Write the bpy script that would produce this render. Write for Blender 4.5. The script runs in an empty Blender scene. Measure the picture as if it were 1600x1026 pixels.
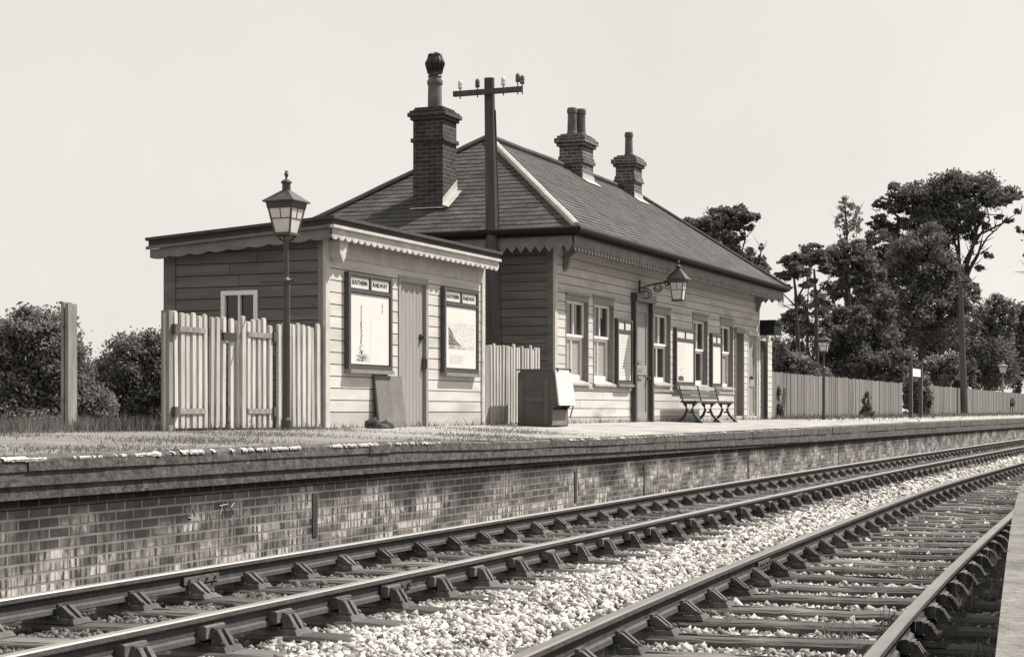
import bpy, math, random
import numpy as np
from mathutils import Vector, Matrix

# ---------------------------------------------------------------- camera
scene = bpy.context.scene
F, VPX, HZ = 2700.0, 1900.0, 641.0          # focal length, vanishing point and horizon in photo pixels (1600 wide)
TH = math.atan2(F, VPX - 800.0)
S, C = math.sin(TH), math.cos(TH)
CAMZ = 1.1                                   # eye above the rail heads (rail top is Z = 0)
cam_d = bpy.data.cameras.new('Camera')
cam = bpy.data.objects.new('Camera', cam_d)
scene.collection.objects.link(cam)
cam.location = (0, 0, CAMZ)
cam.rotation_euler = (math.pi / 2, 0, -TH)
cam_d.sensor_width = 36.0
cam_d.lens = F / 1600 * 36
cam_d.shift_y = (HZ - 513) / 1600
cam_d.clip_start = 0.05
cam_d.clip_end = 3000
scene.camera = cam

# ---------------------------------------------------------------- sky and sun
SUN_EL, SUN_AZ = math.radians(52), math.radians(134)      # azimuth from +Y towards +X
world = bpy.data.worlds.new('World')
scene.world = world
world.use_nodes = True
wn, wl = world.node_tree.nodes, world.node_tree.links
wn.clear()
sky = wn.new('ShaderNodeTexSky')
sky.sky_type = 'NISHITA'
sky.sun_disc = False
sky.sun_elevation = SUN_EL
sky.sun_rotation = SUN_AZ
sky.dust_density = 1.0
sky.air_density = 1.0
bw = wn.new('ShaderNodeRGBToBW')
tint = wn.new('ShaderNodeMix'); tint.data_type = 'RGBA'; tint.blend_type = 'MULTIPLY'
tint.inputs['Factor'].default_value = 1.0
tint.inputs[7].default_value = (1.0, 0.965, 0.90, 1)
bg = wn.new('ShaderNodeBackground')
bg.inputs['Strength'].default_value = 0.11
wo = wn.new('ShaderNodeOutputWorld')
pale = wn.new('ShaderNodeMix'); pale.data_type = 'FLOAT'          # thin bright cloud evens the sky out
pale.inputs['Factor'].default_value = 0.80
pale.inputs[3].default_value = 5.15
wl.new(sky.outputs[0], bw.inputs[0])
wl.new(bw.outputs[0], pale.inputs[2])
cl_n = wn.new('ShaderNodeTexNoise'); cl_n.inputs['Scale'].default_value = 5.0; cl_n.inputs['Detail'].default_value = 6
cl_m = wn.new('ShaderNodeMapRange'); cl_m.inputs['From Min'].default_value = .3; cl_m.inputs['From Max'].default_value = .7
cl_m.inputs['To Min'].default_value = .95; cl_m.inputs['To Max'].default_value = 1.05
cl_x = wn.new('ShaderNodeMath'); cl_x.operation = 'MULTIPLY'
wl.new(cl_n.outputs['Fac'], cl_m.inputs['Value']); wl.new(pale.outputs[0], cl_x.inputs[0]); wl.new(cl_m.outputs[0], cl_x.inputs[1])
wl.new(cl_x.outputs[0], tint.inputs[6])
wl.new(tint.outputs[2], bg.inputs['Color'])
wl.new(bg.outputs[0], wo.inputs['Surface'])
sl = bpy.data.lights.new('Sun', 'SUN')
sl.energy = 5.0
sl.angle = math.radians(0.6)
sl.color = (1.0, 0.965, 0.91)
sun = bpy.data.objects.new('Sun', sl)
scene.collection.objects.link(sun)
SUNV = Vector((math.sin(SUN_AZ) * math.cos(SUN_EL), math.cos(SUN_AZ) * math.cos(SUN_EL), math.sin(SUN_EL)))
sun.rotation_euler = SUNV.to_track_quat('Z', 'Y').to_euler()
vs = scene.view_settings
vs.view_transform = 'Standard'
vs.look = 'None'
vs.exposure = 0.62
vs.gamma = 1.0
scene.cycles.max_bounces = 6
scene.cycles.use_denoising = True

rnd = random.Random(7)
rng = np.random.default_rng(11)
COL = scene.collection

# ---------------------------------------------------------------- measuring helpers (photo pixel -> place)
def RR(x):
    u = x - 800.0
    return (F * S + u * C) / (F * C - u * S)
def PX(x, Y):                                # X of photo column x in the vertical plane Y
    return RR(x) * Y
def PZ(x, y, Y):
    X = PX(x, Y)
    return CAMZ + (HZ - y) * (X * S + Y * C) / F
def W(x, y, d):                              # point at photo pixel and distance d along the view axis
    r = (x - 800.0) * d / F
    return Vector((d * S + r * C, d * C - r * S, CAMZ + (HZ - y) * d / F))

# ---------------------------------------------------------------- materials
def mat(name, v, var=0.25, scale=6.0, rough=0.85, bump=0.0, bscale=None, tint=(1.0, 0.95, 0.90), spec=0.3, stretch=(1, 1, 1),
        metal=0.0, detail=6, stain=None, edgelo=0.3, edgehi=0.7):
    """grey with procedural wear; a mesh attribute 'tone' (1 = as is) varies boards, bricks, stones and leaves"""
    m = bpy.data.materials.new(name)
    m.use_nodes = True
    n, l = m.node_tree.nodes, m.node_tree.links
    b = n['Principled BSDF']
    tc = n.new('ShaderNodeTexCoord')
    mp = n.new('ShaderNodeMapping'); mp.inputs['Scale'].default_value = stretch
    l.new(tc.outputs['Object'], mp.inputs['Vector'])
    no = n.new('ShaderNodeTexNoise'); no.inputs['Scale'].default_value = scale
    no.inputs['Detail'].default_value = detail; no.inputs['Roughness'].default_value = 0.65
    l.new(mp.outputs[0], no.inputs['Vector'])
    mr = n.new('ShaderNodeMapRange')
    mr.inputs['From Min'].default_value = edgelo; mr.inputs['From Max'].default_value = edgehi
    mr.inputs['To Min'].default_value = 1 - var; mr.inputs['To Max'].default_value = 1 + var
    l.new(no.outputs['Fac'], mr.inputs['Value'])
    at = n.new('ShaderNodeAttribute'); at.attribute_name = 'tone'
    mu = n.new('ShaderNodeMath'); mu.operation = 'MULTIPLY'
    l.new(mr.outputs[0], mu.inputs[0]); l.new(at.outputs['Fac'], mu.inputs[1])
    mu2 = n.new('ShaderNodeMath'); mu2.operation = 'MULTIPLY'; mu2.inputs[1].default_value = v
    l.new(mu.outputs[0], mu2.inputs[0])
    last = mu2.outputs[0]
    if stain:                                # (grey, scale, lo, hi, stretch)
        sv, ss, lo, hi, st = stain
        mp2 = n.new('ShaderNodeMapping'); mp2.inputs['Scale'].default_value = st
        l.new(tc.outputs['Object'], mp2.inputs['Vector'])
        n2 = n.new('ShaderNodeTexNoise'); n2.inputs['Scale'].default_value = ss; n2.inputs['Detail'].default_value = 5
        l.new(mp2.outputs[0], n2.inputs['Vector'])
        r2 = n.new('ShaderNodeMapRange'); r2.inputs['From Min'].default_value = lo; r2.inputs['From Max'].default_value = hi
        l.new(n2.outputs['Fac'], r2.inputs['Value'])
        mx = n.new('ShaderNodeMix'); mx.data_type = 'FLOAT'
        l.new(r2.outputs[0], mx.inputs['Factor']); l.new(last, mx.inputs[2]); mx.inputs[3].default_value = sv
        last = mx.outputs[0]
    cb = n.new('ShaderNodeMix'); cb.data_type = 'RGBA'; cb.blend_type = 'MULTIPLY'; cb.inputs['Factor'].default_value = 1
    l.new(last, cb.inputs[6]); cb.inputs[7].default_value = (*tint, 1)
    l.new(cb.outputs[2], b.inputs['Base Color'])
    b.inputs['Roughness'].default_value = rough
    b.inputs['Specular IOR Level'].default_value = spec
    b.inputs['Metallic'].default_value = metal
    if bump:
        nb = n.new('ShaderNodeTexNoise'); nb.inputs['Scale'].default_value = bscale or scale * 5; nb.inputs['Detail'].default_value = 5
        l.new(mp.outputs[0], nb.inputs['Vector'])
        bu = n.new('ShaderNodeBump'); bu.inputs['Strength'].default_value = bump; bu.inputs['Distance'].default_value = 0.02
        l.new(nb.outputs['Fac'], bu.inputs['Height']); l.new(bu.outputs[0], b.inputs['Normal'])
    return m

def brick_mat(name, v1, v2, mortar, tint=(1.0, 0.93, 0.88), streak=0.0, bw_=0.225, bh=0.075, ms=0.012, topdark=None):
    m = bpy.data.materials.new(name); m.use_nodes = True
    n, l = m.node_tree.nodes, m.node_tree.links
    b = n['Principled BSDF']
    uv = n.new('ShaderNodeUVMap'); uv.uv_map = 'UVMap'
    br = n.new('ShaderNodeTexBrick')
    br.inputs['Scale'].default_value = 1.0
    br.inputs['Brick Width'].default_value = bw_; br.inputs['Row Height'].default_value = bh
    br.inputs['Mortar Size'].default_value = ms; br.inputs['Mortar Smooth'].default_value = 0.25
    br.inputs['Bias'].default_value = -0.1
    br.inputs['Color1'].default_value = (v1, v1, v1, 1); br.inputs['Color2'].default_value = (v2, v2, v2, 1)
    br.inputs['Mortar'].default_value = (mortar, mortar, mortar, 1)
    l.new(uv.outputs[0], br.inputs['Vector'])
    no = n.new('ShaderNodeTexNoise'); no.inputs['Scale'].default_value = 3.0; no.inputs['Detail'].default_value = 7
    l.new(uv.outputs[0], no.inputs['Vector'])
    mr = n.new('ShaderNodeMapRange'); mr.inputs['From Min'].default_value = .3; mr.inputs['From Max'].default_value = .7
    mr.inputs['To Min'].default_value = .7; mr.inputs['To Max'].default_value = 1.3
    l.new(no.outputs['Fac'], mr.inputs['Value'])
    mu = n.new('ShaderNodeMix'); mu.data_type = 'RGBA'; mu.blend_type = 'MULTIPLY'; mu.inputs['Factor'].default_value = 1
    l.new(br.outputs['Color'], mu.inputs[6]); l.new(mr.outputs[0], mu.inputs[7])
    last = mu.outputs[2]
    if streak:
        def noise(scale, st, lo, hi, det=4):
            mp = n.new('ShaderNodeMapping'); mp.inputs['Scale'].default_value = st
            l.new(uv.outputs[0], mp.inputs['Vector'])
            a = n.new('ShaderNodeTexNoise'); a.inputs['Scale'].default_value = scale; a.inputs['Detail'].default_value = det
            l.new(mp.outputs[0], a.inputs['Vector'])
            r = n.new('ShaderNodeMapRange'); r.inputs['From Min'].default_value = lo; r.inputs['From Max'].default_value = hi
            l.new(a.outputs['Fac'], r.inputs['Value'])
            return r.outputs[0]
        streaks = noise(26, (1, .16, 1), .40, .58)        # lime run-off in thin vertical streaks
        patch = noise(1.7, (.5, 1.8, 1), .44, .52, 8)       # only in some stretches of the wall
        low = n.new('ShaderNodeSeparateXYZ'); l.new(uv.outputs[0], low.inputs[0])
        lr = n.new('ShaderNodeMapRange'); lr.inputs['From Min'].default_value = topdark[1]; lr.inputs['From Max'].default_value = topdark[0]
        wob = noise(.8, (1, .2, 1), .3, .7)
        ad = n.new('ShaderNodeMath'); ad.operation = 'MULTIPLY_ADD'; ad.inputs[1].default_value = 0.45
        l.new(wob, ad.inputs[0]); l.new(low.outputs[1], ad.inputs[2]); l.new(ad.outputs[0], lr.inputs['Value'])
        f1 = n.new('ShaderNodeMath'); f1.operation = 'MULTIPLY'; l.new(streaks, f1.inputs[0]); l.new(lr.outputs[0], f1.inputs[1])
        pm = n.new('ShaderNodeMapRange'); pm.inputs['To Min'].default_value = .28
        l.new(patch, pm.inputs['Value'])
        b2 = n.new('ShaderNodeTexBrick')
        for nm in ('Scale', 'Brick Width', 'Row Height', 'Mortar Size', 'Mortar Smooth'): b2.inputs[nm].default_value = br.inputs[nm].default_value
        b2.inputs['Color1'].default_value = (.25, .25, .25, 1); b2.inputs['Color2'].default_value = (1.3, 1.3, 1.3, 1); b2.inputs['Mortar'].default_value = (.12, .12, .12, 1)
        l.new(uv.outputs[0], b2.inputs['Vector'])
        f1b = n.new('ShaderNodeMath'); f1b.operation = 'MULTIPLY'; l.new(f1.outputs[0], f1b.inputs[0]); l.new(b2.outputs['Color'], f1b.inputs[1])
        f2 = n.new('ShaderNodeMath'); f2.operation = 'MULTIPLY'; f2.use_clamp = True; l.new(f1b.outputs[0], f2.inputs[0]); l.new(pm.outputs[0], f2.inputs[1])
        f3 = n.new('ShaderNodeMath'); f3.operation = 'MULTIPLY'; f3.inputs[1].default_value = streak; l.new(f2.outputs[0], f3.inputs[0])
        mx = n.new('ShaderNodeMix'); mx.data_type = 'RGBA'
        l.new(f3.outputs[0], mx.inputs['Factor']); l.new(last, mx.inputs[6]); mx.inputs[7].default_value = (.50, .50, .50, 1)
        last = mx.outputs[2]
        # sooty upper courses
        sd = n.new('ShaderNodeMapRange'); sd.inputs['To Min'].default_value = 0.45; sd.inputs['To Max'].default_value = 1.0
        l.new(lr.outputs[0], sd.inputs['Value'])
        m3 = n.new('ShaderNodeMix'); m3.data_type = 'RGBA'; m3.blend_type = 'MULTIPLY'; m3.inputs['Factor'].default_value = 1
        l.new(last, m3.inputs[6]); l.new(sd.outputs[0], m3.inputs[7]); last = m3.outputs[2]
    cb = n.new('ShaderNodeMix'); cb.data_type = 'RGBA'; cb.blend_type = 'MULTIPLY'; cb.inputs['Factor'].default_value = 1
    l.new(last, cb.inputs[6]); cb.inputs[7].default_value = (*tint, 1)
    l.new(cb.outputs[2], b.inputs['Base Color'])
    b.inputs['Roughness'].default_value = .92; b.inputs['Specular IOR Level'].default_value = .2
    bu = n.new('ShaderNodeBump'); bu.inputs['Strength'].default_value = .7; bu.inputs['Distance'].default_value = .012
    inv = n.new('ShaderNodeMath'); inv.operation = 'MULTIPLY_ADD'; inv.inputs[1].default_value = -1
    l.new(br.outputs['Fac'], inv.inputs[0]); l.new(no.outputs['Fac'], inv.inputs[2])
    l.new(inv.outputs[0], bu.inputs['Height']); l.new(bu.outputs[0], b.inputs['Normal'])
    return m

M = {}
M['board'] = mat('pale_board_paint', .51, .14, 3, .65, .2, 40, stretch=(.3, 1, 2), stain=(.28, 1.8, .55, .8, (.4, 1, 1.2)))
M['board_dark'] = mat('dark_board', .135, .30, 3, .8, .2, 40, stretch=(1, .25, 2))  # darker board tone, mainly for the end walls
M['trim'] = mat('pale_trim_paint', .47, .2, 5, .55, .1, 60)
M['sash'] = mat('white_sash_paint', .78, .06, 8, .5)
M['casing'] = mat('grey_casing_paint', .20, .15, 8, .55)
M['darkpaint'] = mat('dark_gloss_paint', .045, .25, 8, .4, spec=.5)
M['doorgrey'] = mat('grey_door_paint', .27, .10, 5, .55, stretch=(2, 1, .3))
M['glass'] = mat('dark_window_glass', .018, .2, 2, .08, spec=.6)
M['frost'] = mat('obscured_glass', .33, .18, 30, .35, spec=.5)
M['slate'] = mat('roof_slate', .062, .42, 2.2, .8, .2, 60, spec=.25)
M['lead'] = mat('pale_lead', .42, .18, 6, .6, .1)
M['felt'] = mat('roofing_felt', .06, .25, 6, .9)
M['gutter'] = mat('dark_gutter_iron', .014, .25, 8, .75, spec=.15)
M['valance'] = mat('grey_valance_paint_and_shade', .17, .2, 6, .7)
M['chim'] = brick_mat('sooty_chimney_brick', .035, .055, .10)
M['chim_pale'] = brick_mat('chimney_brick', .065, .125, .24)
M['pot'] = mat('sooty_clay_pot', .11, .5, 4, .85, .3)
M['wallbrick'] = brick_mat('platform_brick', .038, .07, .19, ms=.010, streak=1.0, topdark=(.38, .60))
M['coping'] = mat('coping_brick', .085, .6, 9, .92, .9, 22, stain=(.2, 5, .60, .76, (1, 1, 2)), detail=9)
M['iron'] = mat('black_iron', .035, .3, 12, .5, spec=.5)
M['rust'] = mat('rusty_rail_iron', .055, .35, 10, .7, .3, 60, spec=.4)
M['railtop'] = mat('polished_rail_head', .50, .12, 20, .32, stretch=(.1, 1, 1), spec=.6, metal=.55)
M['railmid'] = mat('worn_rail_head', .34, .15, 20, .36, stretch=(.1, 1, 1), spec=.5, metal=.45)
M['raildull'] = mat('dull_rail_head', .20, .2, 12, .42, stretch=(.1, 1, 1), spec=.5, metal=.35)
M['chair'] = mat('rusty_chair_iron', .075, .45, 14, .75, .4, 50)
M['key'] = mat('oak_key', .085, .4, 12, .8, .3, 50)
M['sleeper'] = mat('creosoted_timber', .08, .6, 4, .88, .8, 18, stretch=(4, .35, 2), stain=(.16, 3, .56, .74, (1, .6, 1)), detail=9)
def vary(m, lo, hi):                         # each copy its own tone
    n, l = m.node_tree.nodes, m.node_tree.links
    b = n['Principled BSDF']; lk = b.inputs['Base Color'].links[0]; src = lk.from_socket
    oi = n.new('ShaderNodeObjectInfo'); r = n.new('ShaderNodeMapRange'); r.inputs['To Min'].default_value = lo; r.inputs['To Max'].default_value = hi
    l.new(oi.outputs['Random'], r.inputs['Value'])
    x = n.new('ShaderNodeMix'); x.data_type = 'RGBA'; x.blend_type = 'MULTIPLY'; x.inputs['Factor'].default_value = 1
    l.new(src, x.inputs[6]); l.new(r.outputs[0], x.inputs[7]); l.new(x.outputs[2], b.inputs['Base Color'])
vary(M['sleeper'], .6, 1.6); vary(M['chair'], .65, 1.5); vary(M['key'], .6, 1.6)
M['stone'] = mat('ballast_stone', 1.0, .12, 12, .95)
M['bed'] = mat('ballast_bed', 1.0, .55, 13, .95, 1.0, 26)
M['platform'] = mat('platform_gravel', .165, .35, 2.2, .95, .8, 30, stain=(.22, .9, .52, .66, (1, 1, 1)))
M['slab'] = mat('pale_platform_slab', .15, .45, 7, .95, .8, 40, detail=9)
M['field'] = mat('rough_field', .10, .4, 1, .95)
M['grass'] = mat('dry_grass', .16, .3, 20, .9)
M['leaf'] = mat('dark_foliage', .135, .35, 1.3, .75, spec=.25)
M['leaf2'] = mat('mid_foliage', .22, .35, 1.3, .7, spec=.25)
M['leaf3'] = mat('pale_foliage', .21, .35, 2, .7, spec=.25)
def leafy(m, f=.42):
    n, l = m.node_tree.nodes, m.node_tree.links
    b = n['Principled BSDF']; tr = n.new('ShaderNodeBsdfTranslucent'); mx = n.new('ShaderNodeMixShader'); mx.inputs[0].default_value = f
    l.new(b.inputs['Base Color'].links[0].from_socket, tr.inputs['Color'])
    l.new(b.outputs[0], mx.inputs[1]); l.new(tr.outputs[0], mx.inputs[2]); l.new(mx.outputs[0], n['Material Output'].inputs['Surface'])
for q in ('leaf', 'leaf2', 'leaf3', 'grass'): leafy(M[q])
M['bark'] = mat('dark_bark', .055, .4, 5, .95, .6, 12, stretch=(1, 1, .2))
M['pole'] = mat('creosoted_pole', .075, .35, 6, .85, .5, 20, stretch=(2, 2, .15))
M['timber'] = mat('weathered_post_timber', .24, .35, 5, .85, .3, 30, stretch=(3, 3, .25))
M['pale'] = mat('old_white_fence_paint', .45, .22, 6, .8, .2, 30, stretch=(2, 2, .3))
M['plank'] = mat('silver_grey_plank', .165, .22, 4, .9, .3, 25, stretch=(2, 2, .2))
M['porc'] = mat('white_porcelain', .6, .05, 4, .25, spec=.6)
M['paper'] = mat('poster_paper', .60, .03, 6, .75)
M['ink'] = mat('poster_grey_ink', .40, .3, 30, .8)
M['inkdark'] = mat('poster_dark_ink', .07, .3, 30, .8)
M['enamel'] = mat('white_enamel_plate', .55, .1, 12, .5)
M['case'] = mat('dark_case_paint', .06, .25, 10, .5, spec=.4)
M['hardboard'] = mat('grey_board_sheet', .15, .2, 4, .8)
M['cabinet'] = mat('dark_cabinet_paint', .085, .2, 4, .7)
M['flap'] = mat('white_flap_paint', .58, .05, 4, .6)
M['lamp_iron'] = mat('lamp_iron', .045, .3, 12, .5, spec=.5)
M['lampglass'] = mat('milky_lantern_glass', .62, .1, 8, .25, spec=.6)
M['sack'] = mat('dark_sacking', .05, .5, 14, .95, .5, 40)

# ---------------------------------------------------------------- mesh builder
class MB:
    def __init__(s):
        s.v, s.f, s.t, s.uv, s.m = [], [], [], [], []
    def quad(s, pts, tone=1.0, uv=None, mi=0):
        i = len(s.v)
        s.v.extend([tuple(p) for p in pts]); s.f.append(tuple(range(i, i + len(pts))))
        s.t.extend([tone] * len(pts)); s.uv.extend(uv if uv else [(0, 0)] * len(pts)); s.m.append(mi)
    def box(s, a, b, tone=1.0, mi=0):
        (x0, y0, z0), (x1, y1, z1) = a, b
        x0, x1 = min(x0, x1), max(x0, x1); y0, y1 = min(y0, y1), max(y0, y1); z0, z1 = min(z0, z1), max(z0, z1)
        p = [(x0, y0, z0), (x1, y0, z0), (x1, y1, z0), (x0, y1, z0), (x0, y0, z1), (x1, y0, z1), (x1, y1, z1), (x0, y1, z1)]
        s.hull8(p, tone, mi)
    def hull8(s, p, tone=1.0, mi=0):        # 4 bottom (ccw from above) + 4 top
        fs = ((3, 2, 1, 0), (4, 5, 6, 7), (0, 1, 5, 4), (1, 2, 6, 5), (2, 3, 7, 6), (3, 0, 4, 7))
        i = len(s.v)
        s.v.extend([tuple(q) for q in p]); s.t.extend([tone] * 8); s.uv.extend([(0, 0)] * 8)
        for f in fs: s.f.append(tuple(i + k for k in f)); s.m.append(mi)
    def brickbox(s, a, b, tone=1.0, mi=0, sides='xyXYZ'):  # box with brick uv in metres
        (x0, y0, z0), (x1, y1, z1) = a, b
        o = rnd.random() * .2
        s.quad([(x0, y1, z0), (x0, y0, z0), (x0, y0, z1), (x0, y1, z1)], tone, [(y0 + o, z0), (y1 + o, z0), (y1 + o, z1), (y0 + o, z1)], mi)
        s.quad([(x0, y0, z0), (x1, y0, z0), (x1, y0, z1), (x0, y0, z1)], tone, [(x0 + o, z0), (x1 + o, z0), (x1 + o, z1), (x0 + o, z1)], mi)
        s.quad([(x1, y0, z0), (x1, y1, z0), (x1, y1, z1), (x1, y0, z1)], tone, [(y0, z0), (y1, z0), (y1, z1), (y0, z1)], mi)
        s.quad([(x1, y1, z0), (x0, y1, z0), (x0, y1, z1), (x1, y1, z1)], tone, [(x0, z0), (x1, z0), (x1, z1), (x0, z1)], mi)
        s.quad([(x0, y0, z1), (x1, y0, z1), (x1, y1, z1), (x0, y1, z1)], tone, [(x0, y0), (x1, y0), (x1, y1), (x0, y1)], mi)
        s.quad([(x0, y1, z0), (x1, y1, z0), (x1, y0, z0), (x0, y0, z0)], tone, [(x0, y0), (x1, y0), (x1, y1), (x0, y1)], mi)
    def prism(s, prof, axis, a0, a1, tone=1.0, mi=0):
        """profile polygon extruded along an axis: axis 'x' takes (y,z), 'y' takes (x,z), 'z' takes (x,y)"""
        def P(q, a):
            return {'x': (a, q[0], q[1]), 'y': (q[0], a, q[1]), 'z': (q[0], q[1], a)}[axis]
        n = len(prof)
        s.quad([P(q, a0) for q in prof], tone, mi=mi); s.quad([P(q, a1) for q in reversed(prof)], tone, mi=mi)
        for k in range(n):
            q, r = prof[k], prof[(k + 1) % n]
            s.quad([P(q, a0), P(q, a1), P(r, a1), P(r, a0)], tone, mi=mi)
    def tube(s, pts, rad, n=8, tone=1.0, cap=True, mi=0):
        pts = [Vector(p) for p in pts]
        if not hasattr(rad, '__len__'): rad = [rad] * len(pts)
        i0 = len(s.v)
        up = Vector((0.01, 0.02, 1)).normalized()
        for k, p in enumerate(pts):
            d = (pts[min(k + 1, len(pts) - 1)] - pts[max(k - 1, 0)]).normalized()
            a = d.cross(up)
            if a.length < .05: a = d.cross(Vector((1, 0, 0)))
            a.normalize(); b = a.cross(d).normalized()
            for j in range(n):
                t = 2 * math.pi * j / n
                s.v.append(tuple(p + (a * math.cos(t) + b * math.sin(t)) * rad[k])); s.t.append(tone); s.uv.append((0, 0))
        for k in range(len(pts) - 1):
            for j in range(n):
                a, b = i0 + k * n + j, i0 + k * n + (j + 1) % n
                s.f.append((a, b, b + n, a + n)); s.m.append(mi)
        if cap:
            s.f.append(tuple(i0 + j for j in reversed(range(n)))); s.m.append(mi)
            e = i0 + (len(pts) - 1) * n
            s.f.append(tuple(e + j for j in range(n))); s.m.append(mi)
    def lathe(s, c, prof, n=16, tone=1.0, mi=0, sq=False, rot=0.0):   # prof: (radius, z)
        i0 = len(s.v)
        for r, z in prof:
            for j in range(n):
                t = 2 * math.pi * j / n + rot
                s.v.append((c[0] + r * math.cos(t), c[1] + r * math.sin(t), c[2] + z)); s.t.append(tone); s.uv.append((0, 0))
        for k in range(len(prof) - 1):
            for j in range(n):
                a, b = i0 + k * n + j, i0 + k * n + (j + 1) % n
                s.f.append((a, b, b + n, a + n)); s.m.append(mi)
        s.f.append(tuple(i0 + j for j in reversed(range(n)))); s.m.append(mi)
        e = i0 + (len(prof) - 1) * n
        s.f.append(tuple(e + j for j in range(n))); s.m.append(mi)
    def build(s, name, material, parent=None, smooth=False, off=None):
        me = bpy.data.meshes.new(name)
        v = np.array(s.v, dtype=np.float64).reshape(-1, 3)
        if off is not None: v = v - np.array(off)
        me.from_pydata(v.tolist(), [], s.f)
        a = me.attributes.new('tone', 'FLOAT', 'POINT'); a.data.foreach_set('value', np.array(s.t, dtype=np.float32))
        if any(u != (0, 0) for u in s.uv):
            ul = me.uv_layers.new(name='UVMap')
            li = np.zeros(len(me.loops), dtype=np.int32); me.loops.foreach_get('vertex_index', li)
            ul.data.foreach_set('uv', np.array(s.uv, dtype=np.float32)[li].ravel())
        for mm in (material if isinstance(material, (list, tuple)) else [material]): me.materials.append(mm)
        if len(me.materials) > 1: me.polygons.foreach_set('material_index', np.array(s.m, dtype=np.int32))
        if smooth: me.polygons.foreach_set('use_smooth', np.ones(len(me.polygons), dtype=bool))
        me.update()
        o = bpy.data.objects.new(name, me); COL.objects.link(o)
        if off is not None and parent is None: o.location = off
        if parent is not None: o.parent = parent
        return o

def np_mesh(name, verts, faces, tone, material, parent=None, smooth=False):
    """verts (N,3), faces (M,k) all of one size"""
    me = bpy.data.meshes.new(name)
    M_, k = faces.shape
    me.vertices.add(len(verts)); me.vertices.foreach_set('co', verts.astype(np.float32).ravel())
    me.loops.add(M_ * k); me.loops.foreach_set('vertex_index', faces.astype(np.int32).ravel())
    me.polygons.add(M_); me.polygons.foreach_set('loop_start', np.arange(0, M_ * k, k, dtype=np.int32))
    if smooth: me.polygons.foreach_set('use_smooth', np.ones(M_, dtype=bool))
    me.update(calc_edges=True)
    a = me.attributes.new('tone', 'FLOAT', 'POINT'); a.data.foreach_set('value', tone.astype(np.float32))
    me.materials.append(material)
    o = bpy.data.objects.new(name, me); COL.objects.link(o)
    if parent is not None: o.parent = parent
    return o

def tag(o, label=None, cat=None, group=None, kind=None):
    if label: o['label'] = label
    if cat: o['category'] = cat
    if group: o['group'] = group
    if kind: o['kind'] = kind
    return o
def thing(name, label, cat, loc=(0, 0, 0), group=None, rz=0.0):
    o = bpy.data.objects.new(name, None); COL.objects.link(o)
    o.empty_display_size = .2; o.location = loc; o.rotation_euler = (0, 0, rz)
    return tag(o, label, cat, group)
KIDS = {}
def copy_tree(o, parent=None):
    c = o.copy(); COL.objects.link(c)
    if parent is not None: c.parent = parent
    for ch in list(o.children): copy_tree(ch, c)
    return c

# ---------------------------------------------------------------- track geometry
def smooth_curve(kx, ky, w=9):
    xs = np.arange(-12, 140, .5)
    ys = np.interp(xs, kx, ky)
    lo, hi = (ky[1] - ky[0]) / (kx[1] - kx[0]), (ky[-1] - ky[-2]) / (kx[-1] - kx[-2])
    ys = np.where(xs < kx[0], ky[0] + lo * (xs - kx[0]), ys); ys = np.where(xs > kx[-1], ky[-1] + hi * (xs - kx[-1]), ys)
    for _ in range(3):
        pad = np.concatenate([2 * ys[0] - ys[w:0:-1], ys, 2 * ys[-1] - ys[-2:-w - 2:-1]])
        ys = np.convolve(pad, np.ones(2 * w + 1) / (2 * w + 1), 'valid')
    return xs, ys
FAR = smooth_curve([5, 8, 11, 15, 20, 26, 34, 46, 70, 110], [5.78, 5.81, 5.85, 5.93, 6.05, 6.18, 6.26, 6.27, 6.19, 5.9])
NEAR = smooth_curve([0, 2, 4.7, 7.5, 10, 12.5, 17, 20, 26, 38, 60, 110], [1.5, 1.7, 1.97, 2.19, 2.34, 2.49, 2.68, 2.82, 3.05, 3.08, 2.95, 2.5], 4)
NPE = smooth_curve([-6, 0, 2.17, 2.99, 4.67, 5.63, 7.85, 10, 12.5, 17, 20, 26, 38, 60, 110], [-.5, .03, .25, .33, .50, .59, .79, .90, 1.04, 1.23, 1.37, 1.6, 1.63, 1.5, 1.0], 2)
def cy(c, X): return np.interp(X, c[0], c[1])
def frame(c, X):
    d = (cy(c, X + .3) - cy(c, X - .3)) / .6
    t = Vector((1, d, 0)).normalized()
    return Vector((X, float(cy(c, X)), 0)), t, Vector((-t.y, t.x, 0))
def offset_line(c, off, xs):
    out = []
    for X in xs:
        p, t, n = frame(c, X); out.append(p + n * off)
    return out
G = 0.7525
XS = list(np.arange(-6, 24, .5)) + list(np.arange(24, 60, 1.0)) + list(np.arange(60, 126, 3.0))
def edge_z(X): return float(np.interp(X, [8, 15, 18.5, 22, 28, 36, 50, 76, 126], [.792, .792, .757, .733, .740, .746, .772, .776, .80]))
def cop_z(X): return float(np.interp(X, [9, 15.5, 22, 36, 76], [.60, .592, .537, .455, .40]))
def corb_z(X): return float(np.interp(X, [9, 15.5, 22, 30, 76], [.508, .502, .465, .44, .36]))
EDGE = .70
YB, ZB = 10.7, .872                          # face of the buildings and fences, platform level there

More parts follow.
